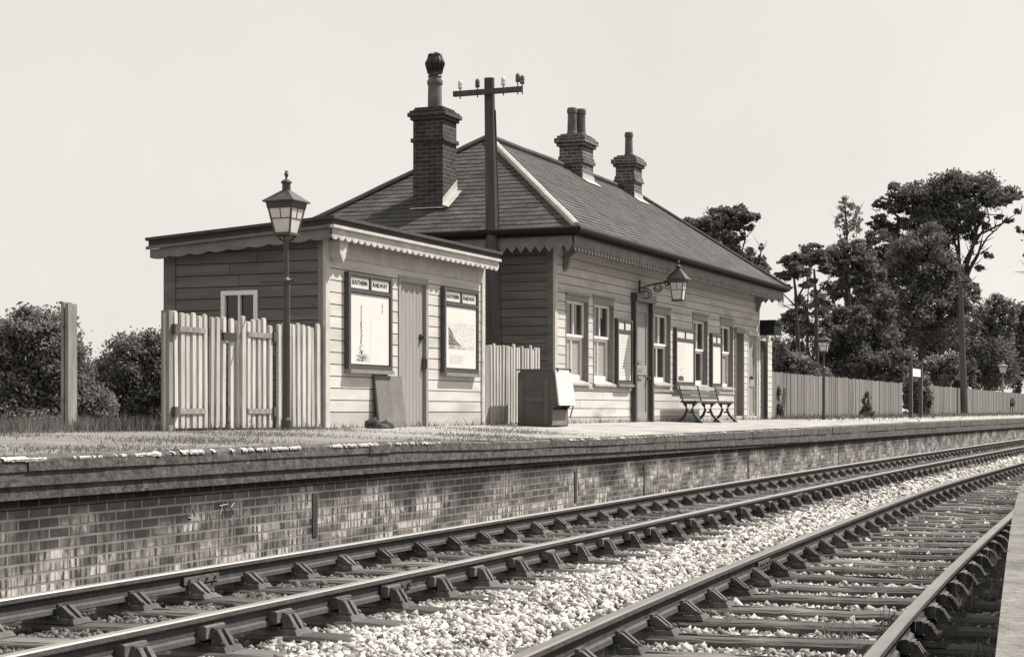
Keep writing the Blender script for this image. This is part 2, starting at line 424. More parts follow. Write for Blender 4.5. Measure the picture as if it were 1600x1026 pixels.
# ---- trackbed, land and platform surface
xs = np.arange(-6, 126, .35)
ys = np.linspace(-.2, 1, 64)
V, T = [], []
for X in xs:
    yf = float(cy(FAR, X)) + G + EDGE + .12; yn = float(cy(NEAR, X)) - G - EDGE - .12
    yy = np.linspace(yn, yf, 64)
    dF = np.abs(yy - cy(FAR, X)); dN = np.abs(yy - cy(NEAR, X))
    six = np.exp(-((yy - (cy(FAR, X) + cy(NEAR, X)) / 2) / .55) ** 2)
    mn = np.minimum(-(yy - cy(FAR, X)), yy - cy(NEAR, X))
    z = np.where(dN < 1.3, -.27, -.25) + .075 * np.clip(np.minimum((cy(FAR, X) - yy - 1.24) / .35, (yy - cy(NEAR, X) - 1.27) / .3), 0, 1) + rng.normal(0, .006, 64)
    tone = np.full(64, .16)
    tone = np.where(dF < 1.2, .065, tone); tone = np.where(dN < 1.2, .15, tone)
    tone = tone + .32 * six * ((dF > 1.05) & (dN > .8))
    tone = np.where(yy < cy(NEAR, X) - 1.0, .05, tone)
    V.append(np.stack([np.full(64, X), yy, z], 1)); T.append(tone)
V = np.concatenate(V); T = np.concatenate(T)
i, j = np.meshgrid(np.arange(len(xs) - 1), np.arange(63), indexing='ij'); a = (i * 64 + j).ravel()
o = np_mesh('trackbed', V, np.stack([a, a + 64, a + 65, a + 1], 1), T, M['bed'], smooth=True); tag(o, kind='structure')

b = MB(); b.quad([(-1500, -1500, -.6), (2500, -1500, -.6), (2500, 2500, -.6), (-1500, 2500, -.6)])
tag(b.build('ground', M['field']), kind='structure')
b = MB()
for k in range(len(XS) - 1):
    X0, X1 = XS[k], XS[k + 1]
    e0, e1 = [offset_line(FAR, G + EDGE + .30, [q])[0] for q in (X0, X1)]
    rows = [0, .45, 1.2, 2.4]
    for r in range(4):
        def pt(e, X, q):
            if q < 3: 
                y = e.y + rows[q]; z = edge_z(X) + (ZB - edge_z(X)) * min(1, rows[q] / 2.2)
            else: y, z = YB + .0, ZB
            return (e.x, y, z)
        tn_ = 1 + 1.0 * min(1, max(0, (X0 - 15) / 7.0))      # gravel gives way to paler paving in front of the station
        if r < 3: b.quad([pt(e0, X0, r), pt(e1, X1, r), pt(e1, X1, r + 1), pt(e0, X0, r + 1)], tn_)
    b.quad([(e0.x, YB, ZB), (e1.x, YB, ZB), (e1.x, 17.5, ZB), (e0.x, 17.5, ZB)])
tag(b.build('platform_surface', M['platform']), kind='structure')
b = MB(); b.quad([(-60, 17.5, .80), (400, 17.5, .80), (400, 600, .9), (-60, 600, .9)])
b.quad([(126, 7, .80), (400, 7, .80), (400, 17.5, .80), (126, 17.5, .80)]); b.quad([(-60, 7.4, .80), (-6, 7.4, .80), (-6, 17.5, .80), (-60, 17.5, .80)])
tag(b.build('field', M['field']), kind='structure')

# ---- far platform wall
pw = thing('platform_wall', 'brick platform wall with dark overhanging coping and pale lime streaks along the far track', 'platform wall', (10, 7.3, 0))
def strip(mb, linea, za, lineb, zb, uvx=None, tone=1.0, tonef=None):
    for k in range(len(linea) - 1):
        a0, a1, b0, b1 = linea[k], linea[k + 1], lineb[k], lineb[k + 1]
        uv = None
        if uvx is not None: uv = [(uvx[k], za[k]), (uvx[k + 1], za[k + 1]), (uvx[k + 1], zb[k + 1]), (uvx[k], zb[k])]
        mb.quad([(a0.x, a0.y, za[k]), (a1.x, a1.y, za[k + 1]), (b1.x, b1.y, zb[k + 1]), (b0.x, b0.y, zb[k])], tone if tonef is None else tonef(k), uv)
FX_ = XS
LW = offset_line(FAR, G + EDGE + .075, FX_); LC = offset_line(FAR, G + EDGE + .034, FX_)
LE = offset_line(FAR, G + EDGE, FX_); LB = offset_line(FAR, G + EDGE + .30, FX_)
arc = [0.0]
for k in range(1, len(LW)): arc.append(arc[-1] + (LW[k] - LW[k - 1]).length)
zE = [edge_z(X) for X in FX_]; zC = [cop_z(X) for X in FX_]; zR = [min(corb_z(X), cop_z(X) - .012) for X in FX_]
zbot = [-.4] * len(FX_)
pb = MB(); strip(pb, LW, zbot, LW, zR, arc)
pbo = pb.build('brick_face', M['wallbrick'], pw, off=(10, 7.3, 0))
cb_ = MB(); strip(cb_, LW, zR, LC, zR); strip(cb_, LC, zR, LC, zC, tone=.8)
cb_.build('corbel_course', M['coping'], pw, off=(10, 7.3, 0))
# coping built block by block so the edge is uneven
cp = MB(); s_ = -5.5
def edge_pt(q, off):
    p, t, n = frame(FAR, q); return p + n * off
while s_ < 124:
    Lb = rnd.choice((.45, .62, .9)) if s_ < 40 else 1.0
    dz, dy, tn = rnd.gauss(0, .004), rnd.gauss(0, .004), max(.6, rnd.gauss(1, .07))
    q0, q1 = s_ + .001, s_ + Lb - .001
    zt0, zt1, zb0, zb1 = edge_z(q0) + dz, edge_z(q1) + dz, cop_z(q0), cop_z(q1)
    f0, f1, r0, r1 = edge_pt(q0, G + EDGE + dy), edge_pt(q1, G + EDGE + dy), edge_pt(q0, G + EDGE + .302), edge_pt(q1, G + EDGE + .302)
    i0, i1 = edge_pt(q0, G + EDGE + .022 + dy), edge_pt(q1, G + EDGE + .022 + dy)
    zm0, zm1 = zt0 - (zt0 - zb0) * .52, zt1 - (zt1 - zb1) * .52
    v = lambda p, z: (p.x, p.y, z)
    cp.quad([v(f0, zm0 + .004), v(f1, zm1 + .004), v(f1, zt1 - .022), v(f0, zt0 - .022)], tn)
    cp.quad([v(f0, zt0 - .022), v(f1, zt1 - .022), v(i1, zt1), v(i0, zt0)], tn)
    cp.quad([v(i0, zt0), v(i1, zt1), v(r1, zt1), v(r0, zt0)], tn * 1.15)
    t2 = max(.6, rnd.gauss(.95, .07))
    g0, g1 = edge_pt(q0, G + EDGE + .012), edge_pt(q1, G + EDGE + .012)
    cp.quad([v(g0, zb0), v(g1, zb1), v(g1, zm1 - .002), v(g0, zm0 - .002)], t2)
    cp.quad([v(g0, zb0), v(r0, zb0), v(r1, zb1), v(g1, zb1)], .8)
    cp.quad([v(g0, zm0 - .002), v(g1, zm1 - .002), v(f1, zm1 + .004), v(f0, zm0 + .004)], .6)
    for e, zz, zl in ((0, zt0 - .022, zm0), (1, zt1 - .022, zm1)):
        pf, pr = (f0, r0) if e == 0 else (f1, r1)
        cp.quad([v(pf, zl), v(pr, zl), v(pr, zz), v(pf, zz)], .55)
    s_ += Lb
cp.build('coping', M['coping'], pw, off=(10, 7.3, 0))
ep = MB()                                    # flakes of old white edge paint left on the arris
for (xa, xb, dens, hmax) in ((20, 72, 90, .018), (130, 150, 8, .01), (213, 250, 40, .02), (285, 320, 40, .012), (380, 470, 60, .012), (520, 590, 110, .014), (610, 680, 40, .008), (0, 700, 90, .006), (890, 1000, 60, .006), (1000, 1300, 60, .006)):
    for _ in range(int(dens * .5)):
        px = rnd.uniform(xa, xb); Xg = 10.0
        for _k in range(25): Xg = RR(px) * float(cy(FAR, Xg) + G + EDGE)
        L2_ = rnd.uniform(.01, .05); q0, q1 = Xg, Xg + L2_; hh = hmax * rnd.uniform(.05, .6)
        a0, a1 = edge_pt(q0, G + EDGE - .009), edge_pt(q1, G + EDGE - .009); i0, i1 = edge_pt(q0, G + EDGE + .02 + rnd.uniform(.0, .025)), edge_pt(q1, G + EDGE + .02 + rnd.uniform(.0, .025))
        z0 = edge_z(q0)
        ep.quad([(a0.x, a0.y, z0 - .022 - hh), (a1.x, a1.y, z0 - .022 - hh * rnd.uniform(.3, 1)), (a1.x, a1.y, z0 - .012), (a0.x, a0.y, z0 - .012)])
        ep.quad([(a0.x, a0.y, z0 - .012), (a1.x, a1.y, z0 - .012), (i1.x, i1.y, z0 + .005), (i0.x, i0.y, z0 + .005)])
ep.build('edge_paint', M['trim'], pw, off=(10, 7.3, 0))
for px, pt_, pb_ in ((495, 770, 838), (901, 736, 784), (1170, 708, 750), (1311, 693, 725), (1008, 724, 772), (1422, 684, 706)):
    # dark weep slots in the wall
    Xg = 10.0
    for _ in range(30): Xg = RR(px) * float(cy(FAR, Xg) + G + EDGE + .066)
    p, t, n = frame(FAR, Xg); p = p + n * (G + EDGE + .066); dd = p.x * S + p.y * C
    z1, z0 = CAMZ + (HZ - pt_) * dd / F, CAMZ + (HZ - pb_) * dd / F
    w_ = .045 if px < 950 and px != 1008 else .025
    m = MB(); q0, q1 = p - t * w_, p + t * w_
    m.hull8([(q0.x, q0.y, z0), (q1.x, q1.y, z0), (q1.x, q1.y + .05, z0), (q0.x, q0.y + .05, z0), (q0.x, q0.y, z1), (q1.x, q1.y, z1), (q1.x, q1.y + .05, z1), (q0.x, q0.y + .05, z1)])
    m.build('drain_slot', M['iron'], pw, off=(10, 7.3, 0))
# faint chalk strokes on the bricks near the camera end
ck = MB()
def chalk(pts, r=.004):
    out = []
    for px, py in pts:
        Xg = 10.0
        for _ in range(30): Xg = RR(px) * float(cy(FAR, Xg) + G + EDGE + .072)
        Y = Xg / RR(px); out.append((Xg, Y, CAMZ + (HZ - py) * (Xg * S + Y * C) / F))
    ck.tube(out, r, 5)
for st in ([(344, 803), (349, 786), (355, 803)], [(343, 790), (356, 787)], [(349, 803), (349, 810)], [(366, 785), (361, 792), (365, 803), (361, 813)],
           [(375.5, 785), (375.5, 812)], [(322, 790), (322, 818)], [(329, 790), (327, 802), (331, 815)], [(292, 795), (293, 808), (300, 810)], [(301, 793), (305, 806)], [(434, 785), (434, 800)]):
    chalk(st)
ck.build('chalk_marks', M['lead'], pw, off=(10, 7.3, 0))

# ---- near platform (the one the picture is taken from)
npf = thing('near_platform', 'pale slab edged platform in the near corner beside the close rail', 'platform', (5, .2, 0))
xs2 = [q for q in XS if q < 60]
E1 = offset_line(NPE, 0, xs2); E2 = offset_line(NPE, -.05, xs2); E3 = offset_line(NPE, -.9, xs2); E4 = offset_line(NPE, -4, xs2)
m = MB(); z8 = [.80] * len(xs2); z7 = [.70] * len(xs2)
strip(m, E3, z8, E1, z8); strip(m, E1, z8, E1, z7); strip(m, E1, z7, E2, z7)
m.build('coping', M['slab'], npf, off=(5, .2, 0))
m = MB(); arc2 = list(np.cumsum([0] + [(E2[k + 1] - E2[k]).length for k in range(len(E2) - 1)]))
strip(m, E2, z7, E2, [-.4] * len(xs2), arc2); strip(m, E4, z8, E3, z8)
m.build('brick_face', M['chim'], npf, off=(5, .2, 0))

# ---- rails
def rail(name, c, off, label, mats, xr):
    prof = [(-.035, 0.0), (.035, 0.0), (.037, -.032), (.030, -.040), (.0095, -.052), (.0095, -.105), (.026, -.115), (.030, -.140), (.026, -.145),
            (-.026, -.145), (-.030, -.140), (-.026, -.115), (-.0095, -.105), (-.0095, -.052), (-.030, -.040), (-.037, -.032)]
    prof = [(-.028, 0.0), (.028, 0.0), (.036, -.008)] + prof[2:] + [(-.036, -.008)]
    qs = [q for q in XS if xr[0] <= q <= xr[1]]
    mb = MB(); n = len(prof)
    for q in qs:
        p, t, nn = frame(c, q); p = p + nn * off
        for (u, z) in prof:
            w = p + nn * u; mb.v.append((w.x, w.y, z)); mb.t.append(1.0); mb.uv.append((0, 0))
    for k in range(len(qs) - 1):
        for jj in range(n):
            a, b2 = k * n + jj, k * n + (jj + 1) % n
            mb.f.append((a, a + n, b2 + n, b2)); mb.m.append(0 if jj in (0, 1, n - 1) else 1)
    p0 = frame(c, qs[0])[0]
    o = mb.build(name, mats, None, off=(p0.x, p0.y + off, -.1))
    return tag(o, label, 'rail')
r1 = rail('rail', FAR, G, 'bright polished steel rail nearest the brick platform wall', [M['railtop'], M['rust']], (-6, 122))
r2 = rail('rail', FAR, -G, 'second steel rail from the platform wall, edging the white stone strip', [M['railmid'], M['rust']], (-6, 122))
r3 = rail('rail', NEAR, G, 'dark rusty steel rail on the near side of the white stone strip', [M['raildull'], M['rust']], (-6, 122))
r4 = rail('rail', NEAR, -G, 'dull steel rail beside the pale slab platform in the near corner', [M['raildull'], M['rust']], (-6, 60))
def fishplate(c, off, q, side, parent):
    p, t, nn = frame(c, q); p = p + nn * (off + side * .02)
    m = MB(); a, b2 = p - t * .23, p + t * .23; w = nn * (.014 * side)
    ps = [a, b2, b2 + w, a + w] if side < 0 else [a + w, b2 + w, b2, a]
    m.hull8([(v.x, v.y, -.105) for v in ps] + [(v.x, v.y, -.05) for v in ps])
    for k in (-.17, -.06, .06, .17):
        ctr = p + t * k + w
        m.tube([(ctr.x, ctr.y, -.078), tuple(Vector((ctr.x, ctr.y, -.078)) + nn * side * .022)], .014, 6)
    o = m.build('fishplate', M['chair'], parent)
    o.matrix_parent_inverse = Matrix.Translation(parent.location).inverted()
for c, off, q, par in ((FAR, -G, 10.4, r2), (FAR, -G, 23.6, r2), (FAR, G, 10.4, r1), (NEAR, G, 13.1, r3), (NEAR, -G, 9.75, r4)):
    fishplate(c, off, q, 1, par); fishplate(c, off, q, -1, par)

# ---- sleepers with chairs and keys
def chair_mesh(sd):                          # sd = +1: outer side is +Y
    m = MB(); mb = m
    z0 = -.19
    mb.hull8([(-.10, -.19, z0), (.10, -.19, z0), (.10, .19, z0), (-.10, .19, z0), (-.085, -.17, z0 + .03), (.085, -.17, z0 + .03), (.085, .17, z0 + .03), (-.085, .17, z0 + .03)])
    mb.box((-.09, -.065, z0 + .03), (.09, .065, z0 + .047))
    for s_, gap, h in ((sd, .075, .115), (-sd, .034, .105)):
        for x0, x1 in ((-.055, -.018), (.018, .055)):
            p = [(s_ * gap, z0 + .03), (s_ * .165, z0 + .03), (s_ * (gap + .035), z0 + h), (s_ * gap, z0 + h)]
            if s_ < 0: p = p[::-1]
            mb.prism(p, 'x', x0, x1)
        p = [(s_ * gap, z0 + .03), (s_ * (gap + .022), z0 + .03), (s_ * (gap + .022), z0 + h + .012), (s_ * gap, z0 + h + .012)]
        if s_ < 0: p = p[::-1]
        mb.prism(p, 'x', -.062, .062)
    for x, y in ((-.06, .15), (.06, .15), (-.06, -.15), (.06, -.15)):
        mb.lathe((x, y, z0 + .028), [(.017, 0), (.017, .02), (.010, .028)], 6)
    return m
def key_mesh(sd):
    m = MB(); y0, y1 = sorted((sd * .014, sd * .073))
    w = y1 - y0
    m.prism([(y0, -.118), (y0 + w * .2, -.126), (y1 - w * .2, -.126), (y1, -.112), (y1, -.070), (y1 - w * .3, -.054), (y0 + w * .25, -.050), (y0, -.058)], 'x', -.095, .10)
    return m
def sleeper_mesh(seed):
    r = random.Random(seed); m = MB(); n = 12
    L_ = 1.30 + r.uniform(-.03, .03)
    prev = None
    ringz = []
    for k in range(n + 1):
        y = -L_ + 2 * L_ * k / n; w = .125 + r.uniform(-.006, .006); dz = r.uniform(-.006, .004)
        if k in (0, n): w -= .014; dz -= .012
        ringz.append([(-w, y, -.315), (w, y, -.315), (w, y, -.212 + dz), (w - .022, y, -.191 + dz), (-w + .022, y, -.191 + dz), (-w, y, -.212 + dz)])
    for k in range(n):
        a, b2 = ringz[k], ringz[k + 1]
        for q in range(6):
            m.quad([a[q], a[(q + 1) % 6], b2[(q + 1) % 6], b2[q]], 1.0)
    m.quad(ringz[0][::-1]); m.quad(ringz[n])
    for _ in range(3):                       # splits along the grain
        x = r.uniform(-.09, .09); y0 = r.uniform(-1.2, .6)
        m.box((x - .003, y0, -.195), (x + .003, y0 + r.uniform(.3, .7), -.1865), .25)
    return m.build('timber_sleeper_mesh', M['sleeper'])
protos = [sleeper_mesh(k) for k in range(5)]
chairs = {sd: chair_mesh(sd).build('rail_chair', M['chair']) for sd in (1, -1)}
keys = {sd: key_mesh(sd).build('key', M['key']) for sd in (1, -1)}
SLEEPERS = []
def lay(c, q0, q1, label, group):
    q = q0; k = 0; pos = []; SLEEPERS.append(pos)
    while q < q1:
        pos.append(q)
        p, t, nn = frame(c, q)
        o = bpy.data.objects.new('sleeper', protos[rnd.randrange(5)].data); COL.objects.link(o)
        o.location = (p.x, p.y, rnd.uniform(-.006, .0)); o.rotation_euler = (0, 0, math.atan2(t.y, t.x) + rnd.gauss(0, .012))
        tag(o, label, 'sleeper', group)
        for sd in (1, -1):
            ch = bpy.data.objects.new('rail_chair', chairs[sd].data); COL.objects.link(ch)
            ch.parent = o; ch.location = (0, sd * G, 0)
            if q < 34:
                ke = bpy.data.objects.new('wooden_key', keys[sd].data); COL.objects.link(ke); ke.parent = ch
                ke.location = (rnd.uniform(-.03, .03), 0, 0)
        q += .755 + rnd.gauss(0, .012); k += 1
lay(FAR, 5.05, 74, 'dark timber sleeper with two iron chairs under the far track along the brick platform wall', 'sleepers of the far track')
lay(NEAR, 3.6, 45, 'dark timber sleeper with two iron chairs under the near track among white stones and weeds', 'sleepers of the near track')
for o in protos + list(chairs.values()) + list(keys.values()): bpy.data.objects.remove(o)

# ---- ballast stones
ph = (1 + 5 ** .5) / 2
ico = np.array([(-1, ph, 0), (1, ph, 0), (-1, -ph, 0), (1, -ph, 0), (0, -1, ph), (0, 1, ph), (0, -1, -ph), (0, 1, -ph), (ph, 0, -1), (ph, 0, 1), (-ph, 0, -1), (-ph, 0, 1)]) / math.sqrt(1 + ph * ph)
icf = np.array([(0, 11, 5), (0, 5, 1), (0, 1, 7), (0, 7, 10), (0, 10, 11), (1, 5, 9), (5, 11, 4), (11, 10, 2), (10, 7, 6), (7, 1, 8), (3, 9, 4), (3, 4, 2), (3, 2, 6), (3, 6, 8), (3, 8, 9), (4, 9, 5), (2, 4, 11), (6, 2, 10), (8, 6, 7), (9, 8, 1)])
def rotmats(n):
    q = rng.normal(size=(n, 4)); q /= np.linalg.norm(q, axis=1)[:, None]
    w, x, y, z = q.T
    return np.stack([1 - 2 * (y * y + z * z), 2 * (x * y - z * w), 2 * (x * z + y * w), 2 * (x * y + z * w), 1 - 2 * (x * x + z * z), 2 * (y * z - x * w),
                     2 * (x * z - y * w), 2 * (y * z + x * w), 1 - 2 * (x * x + y * y)], 1).reshape(n, 3, 3)
octv = np.array([(1, 0, 0), (-1, 0, 0), (0, 1, 0), (0, -1, 0), (0, 0, 1), (0, 0, -1)], float)
octf = np.array([(0, 2, 4), (2, 1, 4), (1, 3, 4), (3, 0, 4), (2, 0, 5), (1, 2, 5), (3, 1, 5), (0, 3, 5)])
SLF, SLN = np.array(SLEEPERS[0]), np.array(SLEEPERS[1])
def near_sleeper(sl, X):
    k = np.clip(np.searchsorted(sl, X), 1, len(sl) - 1)
    return np.minimum(np.abs(X - sl[k - 1]), np.abs(X - sl[k]))
PP, RRad, TT = [], [], []
def scatter(x0, x1, per, rad, ):
    area = (x1 - x0) * 7.0; n = int(area * per)
    X = rng.uniform(x0, x1, n); v = rng.uniform(0, 1, n)
    yF, yN = cy(FAR, X), cy(NEAR, X)
    Y = (yN - 1.40) + v * (yF - yN + 2.8)
    dF, dN = Y - yF, Y - yN
    mid = (yF + yN) / 2; six = np.exp(-((Y - mid) / .6) ** 2)
    insix = (dF < -.80) & (dN > .80)
    keep = rng.random(n) < np.where(insix, 1.0, np.where(np.abs(dF) < .8, .55, np.where(dN < -.85, .45, .6)))
    # rails and chairs stay clear
    clear = (np.abs(np.abs(dF) - G) > .06) & (np.abs(np.abs(dN) - G) > .06)
    keep &= clear
    onN = (near_sleeper(SLN, X + .0) < .145) & (np.abs(dN) < 1.27); onF = (near_sleeper(SLF, X) < .14) & (np.abs(dF) < 1.27)
    keep &= ~(onN & (rng.random(n) < np.where(dN > .8, .9, .86))) & ~(onF & (rng.random(n) < np.where(dF < -.9, .93, .9)))
    X, Y, dF, dN, six, insix = [a[keep] for a in (X, Y, dF, dN, six, insix)]
    n = len(X)
    r = rad * np.clip(np.exp(rng.normal(-.05, .36, n)), .4, 2.0)
    z = np.where(insix, np.where(dN < 1.3, -.262, -.25) + .075 * np.clip(np.minimum((-dF - 1.24) / .35, (dN - 1.27) / .3), 0, 1) + rng.uniform(0, .03, n), np.where(dN < .9, -.262, -.25) + rng.uniform(0, .025, n))
    tone = np.where(insix, rng.choice([.60, .48, .36, .22, .10], n, p=[.24, .26, .22, .17, .11]), 0)
    fade = np.clip((-dF - .80) / .35, 0, 1)
    tone = np.where(insix, tone * (.28 + .72 * np.clip(fade + rng.normal(0, .15, n), 0, 1)), tone)
    tone = np.where(np.abs(dF) <= .80, rng.uniform(.05, .16, n), tone)
    tone = np.where(dF > .80, rng.uniform(.05, .2, n), tone)
    tone = np.where(np.abs(dN) <= .80, rng.choice([.46, .32, .19, .10], n, p=[.24, .3, .28, .18]), tone)
    tone = np.where(dN < -.80, rng.choice([.35, .16, .07], n, p=[.12, .33, .55]), tone)
    PP.append(np.stack([X, Y, z], 1)); RRad.append(r); TT.append(tone)
scatter(3.5, 9.5, 2100, .0165)
scatter(9.5, 15, 1500, .018)
scatter(15, 26, 700, .022)
scatter(26, 50, 170, .032)
scatter(50, 90, 50, .045)
P = np.concatenate(PP); R_ = np.concatenate(RRad); T_ = np.concatenate(TT)
n = len(P)
sc = R_[:, None] * rng.uniform(.8, 1.2, (n, 3))
jit = 1 + rng.uniform(-.25, .25, (n, 6, 1))
vv = (octv[None] * jit + rng.uniform(-.22, .22, (n, 6, 3))) * sc[:, None, :] * 1.15
vv = np.einsum('nij,nkj->nki', rotmats(n), vv) + P[:, None, :]
ff = octf[None] + (np.arange(n) * 6)[:, None, None]
o = np_mesh('ballast', vv.reshape(-1, 3), ff.reshape(-1, 3), np.repeat(T_, 6), M['stone'])
tag(o, 'loose ballast stones, bright white between the two tracks', 'ballast', kind='stuff')

# ---- weatherboard
def boards(mb, U0, U1, Z0, Z1, exp, P, openings=(), lap=.02, tone=(1, .05), ztop=None):
    """P(u, off, z) -> point; boards run along u and lap outward"""
    nco = int(round((Z1 - Z0) / exp)); exp = (Z1 - Z0) / nco
    for k in range(nco):
        za, zb = Z0 + k * exp, Z0 + (k + 1) * exp
        cuts = sorted({za, zb} | {z for op in openings for z in op[2:4] if za < z < zb})
        tn, tn2, jf = max(.5, rnd.gauss(*tone)), max(.5, rnd.gauss(*tone)), rnd.uniform(.25, .75)
        for ca, cb2 in zip(cuts, cuts[1:]):
            zm = (ca + cb2) / 2
            spans = [(U0, U1)]
            for (a, b_, c_, d_) in openings:
                if c_ < zm < d_:
                    ns = []
                    for s0, s1 in spans:
                        if b_ <= s0 or a >= s1: ns.append((s0, s1)); continue
                        if a > s0: ns.append((s0, a))
                        if b_ < s1: ns.append((b_, s1))
                    spans = ns
            oa, ob = lap * (1 - (ca - za) / exp), lap * (1 - (cb2 - za) / exp)
            parts = []
            for s0, s1 in spans:             # boards come in lengths with butt joints
                if s1 - s0 > 2.2:
                    c = s0 + (s1 - s0) * jf; parts += [(s0, c - .003, tn), (c + .003, s1, tn2)]
                else: parts.append((s0, s1, tn))
            for s0, s1, tn in parts:
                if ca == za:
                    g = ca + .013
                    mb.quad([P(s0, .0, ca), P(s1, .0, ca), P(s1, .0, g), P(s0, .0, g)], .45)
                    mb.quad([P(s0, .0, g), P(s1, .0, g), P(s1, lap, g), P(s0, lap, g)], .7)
                else: g = ca
                mb.quad([P(s0, lap, g), P(s1, lap, g), P(s1, lap - .003, cb2), P(s0, lap - .003, cb2)], tn)
                if cb2 == zb: mb.quad([P(s0, lap - .003, cb2), P(s1, lap - .003, cb2), P(s1, .0, cb2), P(s0, .0, cb2)], tn)
def FXc(x): return PX(x, YB)
def FZc(x, y): return PZ(x, y, YB)

# ---------------------------------------------------------------- small timber building at the left
SX0, SX1, SY1 = FXc(506), FXc(753), 13.1
shed = thing('timber_shed', 'small flat roofed weatherboard hut with two poster cases and plain door', 'hut', (SX0, YB, ZB))
SO = (SX0, YB, ZB)
dX0, dX1, dZ1 = FXc(620), FXc(666), FZc(640, 433)
wm = MB()
boards(wm, SX0, SX1, ZB + .20, 3.42, .158, lambda u, o, z: (u, YB - o, z), [(dX0, dX1, 0, dZ1)], lap=.022)
wm.quad([(SX0, YB - .024, ZB - .05), (dX0, YB - .024, ZB - .05), (dX0, YB - .024, ZB + .20), (SX0, YB - .024, ZB + .20)], .78)
wm.quad([(dX1, YB - .024, ZB - .05), (SX1, YB - .024, ZB - .05), (SX1, YB - .024, ZB + .20), (dX1, YB - .024, ZB + .20)], .78)
wm.build('front_wall', M['board'], shed, off=SO)
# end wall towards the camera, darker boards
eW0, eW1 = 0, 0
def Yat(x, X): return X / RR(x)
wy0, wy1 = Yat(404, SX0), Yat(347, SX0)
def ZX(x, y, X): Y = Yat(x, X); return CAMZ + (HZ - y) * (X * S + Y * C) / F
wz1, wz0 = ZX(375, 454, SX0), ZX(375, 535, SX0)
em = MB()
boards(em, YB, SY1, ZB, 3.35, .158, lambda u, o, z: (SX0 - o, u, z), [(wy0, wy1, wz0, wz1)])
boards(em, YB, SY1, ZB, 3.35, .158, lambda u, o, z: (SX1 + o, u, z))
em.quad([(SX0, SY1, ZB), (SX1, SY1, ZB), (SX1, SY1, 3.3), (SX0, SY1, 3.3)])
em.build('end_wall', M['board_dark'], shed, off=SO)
cm = MB()
cm.box((SX0 - .03, YB - .045, ZB - .03), (SX0 + .085, YB + .0, 3.35)); cm.box((SX0 - .034, YB + .001, ZB - .03), (SX0, YB + .07, 3.34), .4)
cm.build('corner_board', M['trim'], shed, off=SO)
cm = MB(); cm.box((SX1 - .085, YB - .045, ZB - .03), (SX1 + .03, YB, 3.35)); cm.build('corner_board', M['trim'], shed, off=SO)
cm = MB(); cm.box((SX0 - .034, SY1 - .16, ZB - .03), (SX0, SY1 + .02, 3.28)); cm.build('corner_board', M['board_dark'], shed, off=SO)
fm = MB(); fm.box((SX0 + .086, YB - .04, 3.10), (SX1 - .086, YB - .0225, 3.42), .92); fm.build('frieze_board', M['trim'], shed, off=SO)
# window in the end wall
wf = MB()
for y0, y1, z0, z1 in ((wy0, wy0 + .06, wz0, wz1), (wy1 - .06, wy1, wz0, wz1), (wy0 + .06, wy1 - .06, wz1 - .06, wz1), (wy0 + .06, wy1 - .06, wz0, wz0 + .07), ((wy0 + wy1) / 2 - .014, (wy0 + wy1) / 2 + .014, wz0 + .07, wz1 - .06)):
    wf.box((SX0 - .035, y0, z0), (SX0 + .03, y1, z1))
wfo = wf.build('window', M['sash'], shed, off=SO)
m = MB(); m.box((SX0 + .012, wy0 + .03, wz0 + .03), (SX0 + .02, wy1 - .03, wz1 - .03)); m.build('pane', M['glass'], wfo, off=SO)
# door
dm = MB(); n_ = 7
for k in range(n_):
    a, b_ = dX0 + .075 + (dX1 - dX0 - .15) * k / n_, dX0 + .075 + (dX1 - dX0 - .15) * (k + 1) / n_
    dm.box((a + .003, YB + .012, ZB - .02), (b_ - .003, YB + .05, dZ1 - .08), rnd.gauss(1, .03))
dm.box((dX0 + .07, YB + .03, ZB), (dX1 - .07, YB + .055, dZ1 - .07), .5)
door = dm.build('door', M['doorgrey'], shed, off=SO)
m = MB(); m.box((dX0, YB - .035, ZB - .02), (dX0 + .072, YB + .06, dZ1)); m.box((dX1 - .072, YB - .035, ZB - .02), (dX1, YB + .06, dZ1)); m.box((dX0 + .072, YB - .034, dZ1 - .08), (dX1 - .072, YB + .06, dZ1))
m.build('door_frame', M['doorgrey'], shed, off=SO)
m = MB(); hx = dX1 - .17; hz = FZc(660, 527)
m.box((hx - .05, YB - .02, hz - .04), (hx + .05, YB + .012, hz + .04)); m.tube([(hx, YB - .06, hz), (hx, YB, hz)], .025, 8); m.build('door_handle', M['iron'], door, off=SO)
m = MB(); hx = dX1 - .10; hz = FZc(664, 566)
m.box((hx - .03, YB - .015, hz - .11), (hx + .03, YB + .012, hz + .06)); m.tube([(hx, YB - .05, hz - .1), (hx, YB - .05, hz + .05)], .012, 6); m.build('latch', M['iron'], door, off=SO)
# roof
RX0, RX1, RY0, RY1 = SX0 - .27, PX(781, YB - .27), YB - .27, SY1 + .12
zf, zr = 3.585, 3.40
def rz(Y): return zf + (zr - zf) * (Y - RY0) / (RY1 - RY0)
m = MB()
m.hull8([(RX0 - .05, RY0 - .05, zf - .04), (RX1, RY0 - .05, zf - .04), (RX1, RY1, zr - .04), (RX0 - .05, RY1, zr - .04), (RX0 - .05, RY0 - .05, zf), (RX1, RY0 - .05, zf), (RX1, RY1, zr), (RX0 - .05, RY1, zr)])
m.hull8([(RX0, RY0, zf - .115), (RX1 - .01, RY0, zf - .115), (RX1 - .01, RY1 - .02, zr - .115), (RX0, RY1 - .02, zr - .115), (RX0, RY0, zf - .041), (RX1 - .01, RY0, zf - .041), (RX1 - .01, RY1 - .02, zr - .041), (RX0, RY1 - .02, zr - .041)])
m.build('roof', M['felt'], shed, off=SO)
m = MB()
m.box((RX0 - .035, RY0 - .04, zf - .155), (RX1 - .02, RY0 + .02, zf - .116)); 
m.build('eave_moulding', M['trim'], shed, off=SO)
